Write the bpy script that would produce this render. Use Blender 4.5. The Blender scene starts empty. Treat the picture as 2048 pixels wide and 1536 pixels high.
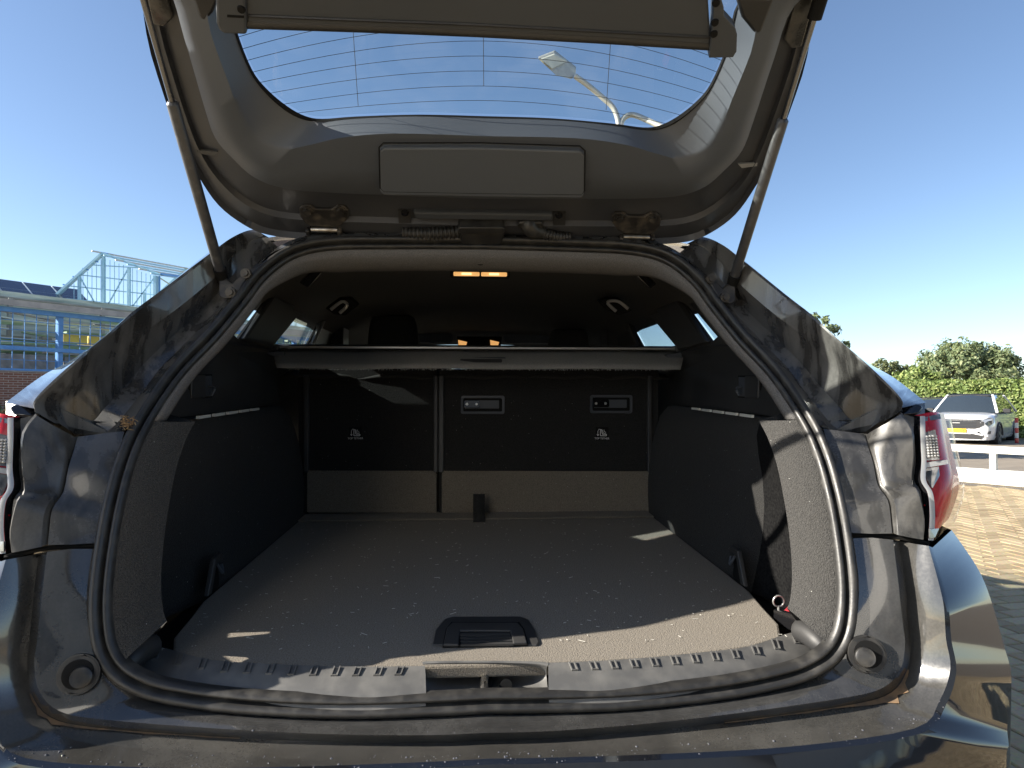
import bpy, bmesh, math, random
from mathutils import Vector, Matrix, noise
from mathutils.geometry import tessellate_polygon
V = Vector
rnd = random.Random(7)
sc = bpy.context.scene
COL = sc.collection

# ---------------------------------------------------------------- camera
FPX, YAW = 1300.0, math.radians(3.61)
CAM = V((-0.025, 0.0, 1.12))
PW = math.atan(30 / FPX)            # camera pitch above the level horizon
PC = math.atan(-18 / FPX)           # camera pitch against the car, which sits nose up
def basis(p):
    f = V((math.sin(YAW) * math.cos(p), math.cos(YAW) * math.cos(p), math.sin(p)))
    r = V((math.cos(YAW), -math.sin(YAW), 0))
    return f, r, r.cross(f)
BW, BC = basis(PW), basis(PC)
cam = bpy.data.cameras.new("camera"); cam_o = bpy.data.objects.new("camera", cam); COL.objects.link(cam_o)
cam.sensor_width = 36; cam.lens = 36 * FPX / 2048; cam.clip_start = 0.02; cam.clip_end = 2000
f_, r_, u_ = BW
cam_o.matrix_world = Matrix(((r_.x, u_.x, -f_.x, CAM.x), (r_.y, u_.y, -f_.y, CAM.y), (r_.z, u_.z, -f_.z, CAM.z), (0, 0, 0, 1)))
sc.camera = cam_o

# ---------------------------------------------------------------- light
LDIR = V((1, 0.05, -0.51)).normalized()       # direction the sunlight travels
SUN_EL = math.asin(-LDIR.z)
SUN_AZ = math.atan2(-LDIR.x, -LDIR.y)          # compass angle from +Y towards +X
w = bpy.data.worlds.new("World"); sc.world = w; w.use_nodes = True
nt = w.node_tree; nt.nodes.clear()
sky = nt.nodes.new("ShaderNodeTexSky"); sky.sky_type = 'NISHITA'; sky.sun_disc = False
sky.sun_elevation = SUN_EL; sky.sun_rotation = SUN_AZ
sky.air_density = 0.8; sky.dust_density = 0.3; sky.ozone_density = 1.6; sky.altitude = 0
bg = nt.nodes.new("ShaderNodeBackground"); bg.inputs[1].default_value = 0.076
wo = nt.nodes.new("ShaderNodeOutputWorld")
nt.links.new(sky.outputs[0], bg.inputs[0]); nt.links.new(bg.outputs[0], wo.inputs[0])
sl = bpy.data.lights.new("sun", 'SUN'); sl.energy = 4.8; sl.angle = math.radians(0.5); sl.color = (1.0, 0.93, 0.82)
so = bpy.data.objects.new("sun", sl); COL.objects.link(so)
so.rotation_euler = LDIR.to_track_quat('-Z', 'Y').to_euler(); so.location = (-8, 0, 8)
sc.view_settings.view_transform = 'Standard'; sc.view_settings.look = 'None'
sc.view_settings.exposure = 1.5; sc.view_settings.gamma = 1.0
sc.cycles.max_bounces = 10; sc.cycles.transparent_max_bounces = 16

# ---------------------------------------------------------------- materials
MATS = {}
def M(name, col=(.5, .5, .5), rough=.5, metal=0, spec=.5, coat=0, col2=None, vs=5, vlo=.35, vhi=.65, vdet=4, vstretch=None,
      bump=0, bs=200, bdist=.002, sheen=0, rough2=None, emis=None, estr=0, specks=None, ior=None):
    if name in MATS: return MATS[name]
    m = bpy.data.materials.new(name); m.use_nodes = True; MATS[name] = m
    n, l = m.node_tree.nodes, m.node_tree.links
    b = n["Principled BSDF"]
    b.inputs["Base Color"].default_value = (*col, 1); b.inputs["Roughness"].default_value = rough
    b.inputs["Metallic"].default_value = metal; b.inputs["Specular IOR Level"].default_value = spec
    b.inputs["Coat Weight"].default_value = coat; b.inputs["Coat Roughness"].default_value = .04
    b.inputs["Sheen Weight"].default_value = sheen
    if emis: b.inputs["Emission Color"].default_value = (*emis, 1); b.inputs["Emission Strength"].default_value = estr
    tc = n.new("ShaderNodeTexCoord"); co = tc.outputs["Object"]
    if col2 is not None:
        c = co
        if vstretch:
            mp = n.new("ShaderNodeMapping"); mp.inputs["Scale"].default_value = vstretch; l.new(co, mp.inputs[0]); c = mp.outputs[0]
        nz = n.new("ShaderNodeTexNoise"); nz.inputs["Scale"].default_value = vs; nz.inputs["Detail"].default_value = vdet
        l.new(c, nz.inputs["Vector"])
        mr = n.new("ShaderNodeMapRange"); mr.inputs[1].default_value = vlo; mr.inputs[2].default_value = vhi
        l.new(nz.outputs[0], mr.inputs[0])
        mx = n.new("ShaderNodeMix"); mx.data_type = 'RGBA'
        mx.inputs[6].default_value = (*col, 1); mx.inputs[7].default_value = (*col2, 1)
        l.new(mr.outputs[0], mx.inputs[0]); out = mx.outputs[2]
        if specks:
            vz = n.new("ShaderNodeTexVoronoi"); vz.inputs["Scale"].default_value = specks[0]; l.new(co, vz.inputs["Vector"])
            lt = n.new("ShaderNodeMath"); lt.operation = 'LESS_THAN'; lt.inputs[1].default_value = specks[1]
            l.new(vz.outputs["Distance"], lt.inputs[0])
            n2 = n.new("ShaderNodeTexNoise"); n2.inputs["Scale"].default_value = 9; l.new(co, n2.inputs["Vector"])
            gt = n.new("ShaderNodeMath"); gt.operation = 'GREATER_THAN'; gt.inputs[1].default_value = .5; l.new(n2.outputs[0], gt.inputs[0])
            mu = n.new("ShaderNodeMath"); mu.operation = 'MULTIPLY'; l.new(lt.outputs[0], mu.inputs[0]); l.new(gt.outputs[0], mu.inputs[1])
            m2 = n.new("ShaderNodeMix"); m2.data_type = 'RGBA'; m2.inputs[7].default_value = (*specks[2], 1)
            l.new(mu.outputs[0], m2.inputs[0]); l.new(out, m2.inputs[6]); out = m2.outputs[2]
        l.new(out, b.inputs["Base Color"])
        if rough2 is not None:
            m3 = n.new("ShaderNodeMapRange"); m3.inputs[3].default_value = rough; m3.inputs[4].default_value = rough2
            l.new(mr.outputs[0], m3.inputs[0]); l.new(m3.outputs[0], b.inputs["Roughness"])
    if bump:
        nb = n.new("ShaderNodeTexNoise"); nb.inputs["Scale"].default_value = bs; nb.inputs["Detail"].default_value = 2; l.new(co, nb.inputs["Vector"])
        bp = n.new("ShaderNodeBump"); bp.inputs["Strength"].default_value = bump; bp.inputs["Distance"].default_value = bdist
        l.new(nb.outputs[0], bp.inputs["Height"]); l.new(bp.outputs[0], b.inputs["Normal"])
    return m
def glass(name, tint, refl=1.0, dirt=0.0):
    if name in MATS: return MATS[name]
    m = bpy.data.materials.new(name); m.use_nodes = True; MATS[name] = m
    n, l = m.node_tree.nodes, m.node_tree.links; n.clear()
    o = n.new("ShaderNodeOutputMaterial"); tr = n.new("ShaderNodeBsdfTransparent"); tr.inputs[0].default_value = (*tint, 1)
    gl = n.new("ShaderNodeBsdfGlossy"); gl.inputs["Roughness"].default_value = .01
    lw = n.new("ShaderNodeLayerWeight"); lw.inputs[0].default_value = .5
    pw = n.new("ShaderNodeMath"); pw.operation = 'POWER'; pw.inputs[1].default_value = 5; l.new(lw.outputs["Facing"], pw.inputs[0])
    mu = n.new("ShaderNodeMath"); mu.operation = 'MULTIPLY_ADD'; mu.inputs[1].default_value = .9 * refl; mu.inputs[2].default_value = .045 * refl; l.new(pw.outputs[0], mu.inputs[0])
    mx = n.new("ShaderNodeMixShader"); l.new(mu.outputs[0], mx.inputs[0]); l.new(tr.outputs[0], mx.inputs[1]); l.new(gl.outputs[0], mx.inputs[2])
    out = mx.outputs[0]
    if dirt:
        tc = n.new("ShaderNodeTexCoord"); nz = n.new("ShaderNodeTexNoise"); nz.inputs["Scale"].default_value = 7; nz.inputs["Detail"].default_value = 6
        nz.inputs["Distortion"].default_value = 1.5
        l.new(tc.outputs["Object"], nz.inputs["Vector"])
        mr = n.new("ShaderNodeMapRange"); mr.inputs[1].default_value = .45; mr.inputs[2].default_value = .75; mr.inputs[4].default_value = dirt
        l.new(nz.outputs[0], mr.inputs[0])
        df = n.new("ShaderNodeBsdfTranslucent"); df.inputs[0].default_value = (.8, .8, .78, 1)
        m2 = n.new("ShaderNodeMixShader"); l.new(mr.outputs[0], m2.inputs[0]); l.new(out, m2.inputs[1]); l.new(df.outputs[0], m2.inputs[2]); out = m2.outputs[0]
    l.new(out, o.inputs[0]); return m

def dusty(name, base, dust, film=.5, streak=1.0, rough=.12, rough2=.55, coat=1.0, scale=5.0):
    """dark paint under a thin uneven film of dried dust, with cleaner runs where water has trickled down"""
    m = bpy.data.materials.new(name); m.use_nodes = True; n, l = m.node_tree.nodes, m.node_tree.links; b = n["Principled BSDF"]
    tc = n.new("ShaderNodeTexCoord")
    def nz(sc_, det, st=(1, 1, 1), dist=0):
        mp = n.new("ShaderNodeMapping"); mp.inputs["Scale"].default_value = st; l.new(tc.outputs["Object"], mp.inputs[0])
        t = n.new("ShaderNodeTexNoise"); t.inputs["Scale"].default_value = sc_; t.inputs["Detail"].default_value = det; t.inputs["Roughness"].default_value = .62; t.inputs["Distortion"].default_value = dist
        l.new(mp.outputs[0], t.inputs["Vector"]); return t.outputs[0]
    def rng(v, a, b_, c=0, d=1):
        r = n.new("ShaderNodeMapRange"); r.inputs[1].default_value = a; r.inputs[2].default_value = b_; r.inputs[3].default_value = c; r.inputs[4].default_value = d; r.interpolation_type = 'SMOOTHSTEP'; l.new(v, r.inputs[0]); return r.outputs[0]
    def mul(a, b_):
        q = n.new("ShaderNodeMath"); q.operation = 'MULTIPLY'; l.new(a, q.inputs[0]); l.new(b_, q.inputs[1]); return q.outputs[0]
    f = rng(nz(scale, 5, dist=.3), .28, .74, .45, 1.0)
    s = rng(nz(30, 3, (1, 1, .07), .2), .40, .60, 1 - .75 * streak, 1.0)
    g = rng(nz(300, 3), .3, .7, .75, 1.0)
    k = n.new("ShaderNodeMath"); k.operation = 'MULTIPLY'; k.inputs[1].default_value = film; l.new(mul(mul(f, s), g), k.inputs[0])
    mx = n.new("ShaderNodeMix"); mx.data_type = 'RGBA'; mx.inputs[6].default_value = (*base, 1); mx.inputs[7].default_value = (*dust, 1); l.new(k.outputs[0], mx.inputs[0]); l.new(mx.outputs[2], b.inputs["Base Color"])
    l.new(rng(k.outputs[0], 0, .6, rough, rough2), b.inputs["Roughness"]); b.inputs["Coat Weight"].default_value = coat
    l.new(rng(k.outputs[0], 0, .5, .02, .12), b.inputs["Coat Roughness"])
    MATS[name] = m; return m

# ---------------------------------------------------------------- pixel of the photograph -> point in space
def ray(px, py, B): return (B[0] + B[1] * ((px - 1024) / FPX) - B[2] * ((py - 768) / FPX))
def P(px, py, y, B=BC): d = ray(px, py, B); return CAM + d * ((y - CAM.y) / d.y)
def W(px, py, y): return P(px, py, y, BW)
def PP(px, py, pt, n, B=BC): d = ray(px, py, B); return CAM + d * ((pt - CAM).dot(n) / d.dot(n))
def PZ(px, py, z, B=BC): d = ray(px, py, B); return CAM + d * ((z - CAM.z) / d.z)
def G(px, py, z=0.0): return PZ(px, py, z, BW)
def mir(p): return V((-p.x, p.y, p.z))

# ---------------------------------------------------------------- mesh helpers
def link(name, me, mat, parent=None, smooth=True, ang=35, mods=()):
    o = bpy.data.objects.new(name, me); COL.objects.link(o)
    if mat and not me.materials: me.materials.append(mat)
    if parent: o.parent = parent
    if smooth:
        me.polygons.foreach_set("use_smooth", [True] * len(me.polygons))
        if ang < 180: me.set_sharp_from_angle(angle=math.radians(ang))
    for k, v in mods:
        if k == 'solid': s = o.modifiers.new("s", 'SOLIDIFY'); s.thickness = v; s.offset = 0
        if k == 'bevel': s = o.modifiers.new("b", 'BEVEL'); s.width = v; s.segments = 2; s.limit_method = 'ANGLE'
        if k == 'sub': s = o.modifiers.new("u", 'SUBSURF'); s.levels = v; s.render_levels = v
    return o
def mk(name, vs, fs, mat, parent=None, **k):
    me = bpy.data.meshes.new(name); me.from_pydata([tuple(v) for v in vs], [], fs); me.update()
    return link(name, me, mat, parent, **k)
class MB:
    def __init__(s): s.v = []; s.f = []
    def add(s, vs, fs): n = len(s.v); s.v += [V(v) for v in vs]; s.f += [tuple(i + n for i in q) for q in fs]; return s
    def obox(s, c, ax, ay, az):
        c, ax, ay, az = V(c), V(ax), V(ay), V(az)
        vs = [c + ax * i + ay * j + az * k for k in (-1, 1) for j in (-1, 1) for i in (-1, 1)]
        return s.add(vs, [(0, 2, 3, 1), (4, 5, 7, 6), (0, 1, 5, 4), (2, 6, 7, 3), (0, 4, 6, 2), (1, 3, 7, 5)])
    def box(s, x0, x1, y0, y1, z0, z1):
        return s.obox(((x0 + x1) / 2, (y0 + y1) / 2, (z0 + z1) / 2), ((x1 - x0) / 2, 0, 0), (0, (y1 - y0) / 2, 0), (0, 0, (z1 - z0) / 2))
    def bar(s, a, b, wd, ht, up=(0, 0, 1)):
        a, b = V(a), V(b); d = b - a; L = d.length; d = d / L
        sx = d.cross(V(up))
        if sx.length < 1e-4: sx = d.cross(V((0, 1, 0)))
        sx.normalize(); uu = sx.cross(d)
        return s.obox((a + b) / 2, d * (L / 2), sx * (wd / 2), uu * (ht / 2))
    def tube(s, pts, r, n=8, caps=True, closed=False):
        pts = [V(p) for p in pts]; N = len(pts); rr = r if isinstance(r, (list, tuple)) else [r] * N
        ref = V((0.13, 0.31, 0.94)); vs = []
        for i, p in enumerate(pts):
            a = pts[(i - 1) % N] if (closed or i) else pts[0]; b = pts[(i + 1) % N] if (closed or i < N - 1) else pts[-1]
            t = (b - a).normalized(); x = t.cross(ref)
            if x.length < .05: x = t.cross(V((1, 0, 0)))
            x.normalize(); y = x.cross(t)
            vs += [p + (x * math.cos(2 * math.pi * k / n) + y * math.sin(2 * math.pi * k / n)) * rr[i] for k in range(n)]
        fs = [(i * n + k, i * n + (k + 1) % n, ((i + 1) % N) * n + (k + 1) % n, ((i + 1) % N) * n + k) for i in range(N if closed else N - 1) for k in range(n)]
        if caps and not closed: fs += [tuple(range(n - 1, -1, -1)), tuple((N - 1) * n + k for k in range(n))]
        return s.add(vs, fs)
    def prism(s, pts, d):
        pts = [V(p) for p in pts]; n = len(pts); d = V(d)
        return s.add(pts + [p + d for p in pts], [tuple(range(n)), tuple(range(2 * n - 1, n - 1, -1))] + [(i, i + n, (i + 1) % n + n, (i + 1) % n) for i in range(n)])
    def grid(s, rails, closed=False):
        n = len(rails[0]); vs = [p for r in rails for p in r]; m = n if closed else n - 1
        return s.add(vs, [(i * n + k, i * n + (k + 1) % n, (i + 1) * n + (k + 1) % n, (i + 1) * n + k) for i in range(len(rails) - 1) for k in range(m)])
    def disc(s, c, nrm, r, h, n=20):
        return s.tube([V(c), V(c) + V(nrm).normalized() * h], r, n)
    def build(s, name, mat, parent=None, **k): return mk(name, s.v, s.f, mat, parent, **k)
def spl(pts, n=4, closed=False):
    pts = [V(p) for p in pts]; N = len(pts); out = []
    g = (lambda i: pts[i % N]) if closed else (lambda i: pts[min(max(i, 0), N - 1)])
    for i in range(N if closed else N - 1):
        p0, p1, p2, p3 = g(i - 1), g(i), g(i + 1), g(i + 2)
        for k in range(n):
            t = k / n
            out.append(.5 * ((2 * p1) + (p2 - p0) * t + (2 * p0 - 5 * p1 + 4 * p2 - p3) * t * t + (3 * p1 - p0 - 3 * p2 + p3) * t ** 3))
    if not closed: out.append(pts[-1])
    return out
def grid(name, rails, mat, parent=None, closed=False, **k): return MB().grid(rails, closed).build(name, mat, parent, **k)
def full(half): return [mir(p) for p in reversed(half)][:-1] + half if abs(half[0].x) < 1e-6 else [mir(p) for p in reversed(half)] + half
def rrect(x0, y0, x1, y1, r, n=4):
    out = []
    for cx, cy, a in ((x1 - r, y0 + r, -90), (x1 - r, y1 - r, 0), (x0 + r, y1 - r, 90), (x0 + r, y0 + r, 180)):
        out += [(cx + r * math.cos(math.radians(a + 90 * k / n)), cy + r * math.sin(math.radians(a + 90 * k / n))) for k in range(n + 1)]
    return out
def empty(name, loc=(0, 0, 0), rz=0):
    o = bpy.data.objects.new(name, None); COL.objects.link(o); o.location = loc; o.rotation_euler = (0, 0, rz); o.empty_display_size = .1; return o
def tag(o, label=None, cat=None, group=None, kind=None):
    if label: o["label"] = label
    if cat: o["category"] = cat
    if group: o["group"] = group
    if kind: o["kind"] = kind
    return o
def text_mesh(txt, size):
    cu = bpy.data.curves.new("t", 'FONT'); cu.body = txt; cu.size = size; cu.align_x = 'CENTER'; cu.align_y = 'CENTER'; cu.extrude = size * .01
    o = bpy.data.objects.new("t", cu); COL.objects.link(o)
    me = bpy.data.meshes.new_from_object(o); bpy.data.objects.remove(o); bpy.data.curves.remove(cu); return me
# ---------------------------------------------------------------- materials of the car
paint = dusty("black_paint", (.006, .0062, .0068), (.10, .096, .088), film=.25, streak=.5, rough=.10, rough2=.4)
gutter = dusty("dirty_black_paint", (.009, .0085, .0085), (.20, .195, .185), film=.62, streak=1.0, rough=.18, rough2=.65, coat=.6, scale=6)
ledge = dusty("wet_black_paint", (.007, .0072, .0078), (.24, .235, .225), film=.22, streak=.35, rough=.08, rough2=.5, scale=9)
step_m = dusty("dusty_bumper_step", (.008, .008, .008), (.22, .21, .19), film=.26, streak=.2, rough=.12, rough2=.5, scale=7)
bezel = dusty("black_bezel_plastic", (.012, .012, .012), (.22, .21, .19), film=.4, streak=.9, rough=.25, rough2=.6, coat=.3, scale=8)
rubber = M("rubber", (.020, .0195, .019), .40, col2=(.05, .047, .042), vs=45, vlo=.45, vhi=.8, vdet=9, rough2=.6, bump=.08, bs=300)
carpet = M("grey_carpet", (.105, .091, .073), .95, spec=.08, sheen=.1, col2=(.245, .214, .172), vs=420, vlo=.25, vhi=.75, vdet=6, bump=.8, bs=520, bdist=.003, specks=(55, .05, (.5, .47, .42)))
carpet_d = M("dark_carpet", (.012, .012, .0125), .95, spec=.06, sheen=.06, col2=(.040, .039, .037), vs=480, vlo=.25, vhi=.8, vdet=5, bump=.9, bs=400, bdist=.003, specks=(60, .045, (.4, .4, .38)))
plastic = M("black_grain_plastic", (.020, .020, .021), .48, col2=(.045, .044, .043), vs=6, vlo=.4, vhi=.8, vdet=6, rough2=.6, bump=.25, bs=900, bdist=.0006)
sillp = M("scuffed_sill_plastic", (.085, .084, .082), .48, col2=(.15, .145, .135), vs=28, vlo=.4, vhi=.8, vdet=9, rough2=.65, bump=.2, bs=700, bdist=.0006)
trimgrey = M("dark_grey_trim", (.044, .050, .060), .55, col2=(.052, .058, .068), vs=3, vlo=.3, vhi=.8, vdet=6, bump=.15, bs=1200, bdist=.0004)
pocket_blk = M("pocket_black", (.006, .006, .0065), .95, spec=.03, col2=(.013, .013, .013), vs=200)  # near-black lining, used on the right side only
header_m = M("header_carpet", (.09, .088, .088), .95, spec=.1, col2=(.17, .165, .163), vs=500, vlo=.3, vhi=.7, vdet=5, bump=.6, bs=700, bdist=.0015)
flange_m = M("flange_carpet", (.026, .0255, .025), .95, spec=.06, sheen=.1, col2=(.078, .076, .072), vs=520, vlo=.25, vhi=.78, vdet=5, bump=1.0, bs=420, bdist=.003, specks=(60, .045, (.45, .45, .42)))
liner = M("headliner_fabric", (.058, .057, .056), .95, spec=.1, col2=(.085, .083, .081), vs=600, vlo=.3, vhi=.7, bump=.5, bs=1200, bdist=.001)
fabric = M("seat_fabric", (.02, .02, .02), .9, spec=.15, col2=(.05, .048, .045), vs=500, vlo=.3, vhi=.7, bump=.5, bs=900, bdist=.001)
hatch_trim = M("grey_tailgate_trim", (.070, .080, .098), .5, col2=(.084, .094, .112), vs=3, vlo=.3, vhi=.8, vdet=6, bump=.15, bs=1200, bdist=.0004)
hatch_panel = M("lit_access_panel", (.078, .088, .105), .5, col2=(.088, .098, .114), vs=3, vdet=6, bump=.15, bs=1200, bdist=.0004)  # light reflected onto this panel is put into its paler grey
panel_m = dusty("dusty_rear_panel", (.010, .0098, .0095), (.24, .235, .225), film=.32, streak=.8, rough=.2, rough2=.6, coat=.5, scale=4)
gloss_blk = M("gloss_black", (.008, .008, .009), .12, coat=.5)
matt_blk = M("matt_black", (.006, .006, .006), .8, spec=.2)
steel = M("bright_steel", (.55, .55, .54), .22, metal=1, col2=(.3, .27, .23), vs=40, rough2=.5)
strut_m = M("strut_paint", (.035, .036, .040), .38, spec=.6, col2=(.08, .078, .075), vs=60, vlo=.5, vhi=.8, vdet=8, rough2=.6)
chrome = M("chrome_rod", (.16, .165, .18), .22, metal=1)
satin = M("satin_silver", (.45, .45, .44), .35, metal=.6)
red = M("red_lens", (.50, .006, .014), .25, spec=.3, coat=.3, col2=(.34, .004, .010), vs=30)
clearl = M("smoked_lens", (.055, .058, .06), .08, spec=.8, coat=1, col2=(.14, .14, .14), vs=90, vdet=2)
lens = glass("lamp_cover", (.95, .95, .96), .6)
tint = glass("hatch_glass", (.82, .88, .88), .7, .035)
tint_d = glass("privacy_glass", (.78, .84, .86), 1.0)
clearg = glass("clear_glass", (.86, .9, .9), 1.0)
whitep = M("print_white", (.75, .75, .73), .6)
palep = M("pale_slot", (.55, .54, .49), .6)
dirt_br = M("brown_dust", (.20, .12, .06), .95, col2=(.1, .07, .045), vs=60)
straw = M("dry_needles", (.32, .22, .11), .8, col2=(.2, .12, .06), vs=80)

# ---------------------------------------------------------------- the car
car = empty("black_car")
R = Matrix.Rotation(PW - PC, 4, 'X')
car.matrix_world = Matrix.Translation(CAM) @ R @ Matrix.Translation(-CAM)
tag(car, "black estate car parked with its tailgate raised over an empty carpeted boot", "car")

SZ = {}
def hk(keys, n=4):
    pts = []
    for k in keys:
        p = P(*k)
        if k[0] == 960: p.x = 0
        pts.append(p)
    return spl(pts, n)
def loop(half): return half + [mir(p) for p in reversed(half[1:-1])]
SK = [(960, 472, 1.42), (1145, 477, 1.42), (1265, 483, 1.41), (1340, 503, 1.39), (1400, 548, 1.35), (1442, 602, 1.31), (1492, 663, 1.26), (1560, 736, 1.20), (1626, 832, 1.12),
      (1660, 905, 1.075), (1685, 990, 1.035), (1700, 1066, 1.01), (1711, 1150, .985), (1712, 1215, .97), (1703, 1270, .96), (1680, 1312, .955), (1640, 1344, .95),
      (1580, 1368, .95), (1450, 1395, .945), (1264, 1416, .94), (1100, 1422, .94), (960, 1424, .94)]
SH = hk(SK, 5); SL = loop(SH); NL = len(SL); NH = len(SH)
def frames(L):
    out = []; N = len(L); cen = V((0, 1.15, 1.05))
    for i, p in enumerate(L):
        t = (L[(i + 1) % N] - L[(i - 1) % N]).normalized()
        b = V((0, -1, 0)); b = (b - t * b.dot(t)).normalized(); n = t.cross(b)
        if n.dot(cen - p) < 0: n = -n
        out.append((n, b))
    return out
FR = frames(SL)
def off(dn, db): return [p + FR[i][0] * dn + FR[i][1] * db for i, p in enumerate(SL)]
prof = [(.74 * a_, .74 * b_) for a_, b_ in [(-.004, -.014), (-.001, 0), (.001, .009), (.005, .0155), (.010, .0178), (.0155, .0155), (.019, .009), (.0205, .002), (.0225, -.002), (.0250, .004), (.0285, .0085), (.0325, .0085), (.0365, .004), (.039, -.004), (.040, -.016)]]
grid("boot_seal", [off(a, b) for a, b in prof] , rubber, car, closed=True, ang=60)

# inner collar behind the seal: fabric above, carpet below
T0, T1, T2 = off(.037, -.010), None, None
def at(i, n, fwd): return SL[i] + FR[i][0] * n + V((0, fwd, 0))
k6 = 5 * 8
c_up = list(range(NL - k6, NL)) + list(range(0, k6 + 1))
def tw(i): j = i if i < NH else NL - i; return 1 - min(1, max(0, (j - 10) / 13))
hdr = ((.027, .004), (.044, .02), (.058, .055), (.058, .10), (.040, .15), (-.03, .26)); plr = ((.027, .004), (.031, .010), (.034, .022), (.033, .034), (.012, .05), (-.07, .085))
rows = [[at(i, b_[0] + (a_[0] - b_[0]) * tw(i), b_[1] + (a_[1] - b_[1]) * tw(i)) for i in c_up] for a_, b_ in zip(hdr, plr)]
grid("rear_header_trim", rows, header_m, car, ang=70, mods=[('solid', .004)])
for sgn in (1, -1):
    ids = list(range(k6, 5 * 15 + 1))
    if sgn < 0: ids = [NL - i for i in ids]
    rows = [[at(i, .027, .004) for i in ids], [at(i, .038, .010) for i in ids], [at(i, .056, .045) for i in ids], [at(i, .066, .075) for i in ids], [at(i, .063, .08) for i in ids], [at(i, .02, .10) for i in ids], [at(i, -.03, .14) for i in ids]]
    grid("side_flange_carpet", rows, flange_m, car, ang=50)
# pushpins of the header
for px, py in ((743, 519), (960, 523), (1180, 524)):
    c = P(px, py, 1.458); MB().tube([c, c + V((0, .012, .006))], [.0095, .008], 14).build("push_pin", matt_blk, car)

rows = [[at(i, -.001, .002) for i in c_up], [at(i, -.016, .022) for i in c_up], [at(i, -.022, .06) for i in c_up], [at(i, -.012, .12) for i in c_up]]
grid("roof_gutter", rows, gutter, car, ang=50)
# ---- headliner and roof
HS = [(1.55, 1.389), (1.70, 1.397), (1.95, 1.402), (2.25, 1.402), (2.48, 1.396), (2.56, 1.386), (2.62, 1.380), (2.9, 1.374), (3.2, 1.350), (3.42, 1.310), (3.5, 1.285)]
XS = [0, .15, .30, .42, .50, .56, .60, .63]; DZ = [0, .001, .005, .014, .027, .045, .068, .10]
def arch(z, y, dx=0, up=0): return [V((-(x + dx), y, z - d + up)) for x, d in reversed(list(zip(XS, DZ)))][:-1] + [V((x + dx, y, z - d + up)) for x, d in zip(XS, DZ)]
grid("headliner", [arch(z, y) for y, z in HS], liner, car, ang=180, mods=[('solid', .004)])
RS = [(1.44, 1.437), (1.6, 1.455), (2.0, 1.472), (2.6, 1.478), (3.1, 1.455), (3.5, 1.39), (3.9, 1.22), (4.25, 1.02), (4.6, .97), (5.1, .86), (5.2, .70), (5.22, .35)]
rows = []
for y, z in RS:
    wd = 1.0 if y < 3.2 else (1.06 if y < 3.8 else 1.3)
    rows.append([V((-x * wd, y, z - d * (.55 if y > 1.5 else 1))) for x, d in reversed(list(zip(XS, DZ)))][:-1] + [V((x * wd, y, z - d * (.55 if y > 1.5 else 1))) for x, d in zip(XS, DZ)])
grid("roof_panel", rows[:6], paint, car, ang=180)
grid("bonnet", rows[7:], paint, car, ang=60)
wsr = rows[5:8]
grid("windscreen", [[p + V((0, .0, .0)) for p in r] for r in wsr], clearg, car, ang=180)
# dome lamp: the lit courtesy light in the roof
amber = M("warm_lamp", (.9, .7, .4), .3, emis=(1.0, .50, .16), estr=.26)
amber_w = M("warm_lamp_core", (1, .8, .5), .3, emis=(1.0, .66, .30), estr=.62)
c = P(960, 549, 1.62)
dl = MB().box(c.x - .074, c.x + .074, c.y - .008, c.y + .03, c.z - .006, c.z + .03).build("dome_lamp", matt_blk, car, mods=[('bevel', .003)])
MB().box(c.x - .066, c.x - .002, c.y - .0115, c.y + .02, c.z - .0055, c.z + .0045).build("lamp_lens", amber, dl, mods=[('bevel', .002)])
MB().box(c.x + .002, c.x + .066, c.y - .0115, c.y + .02, c.z - .0055, c.z + .0045).build("lamp_lens", amber, dl, mods=[('bevel', .002)])
for s in (-1, 1): MB().box(c.x + s * .034 - .012, c.x + s * .034 + .012, c.y - .0128, c.y, c.z - .003, c.z + .002).build("lamp_bulb", amber_w, dl)

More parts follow.
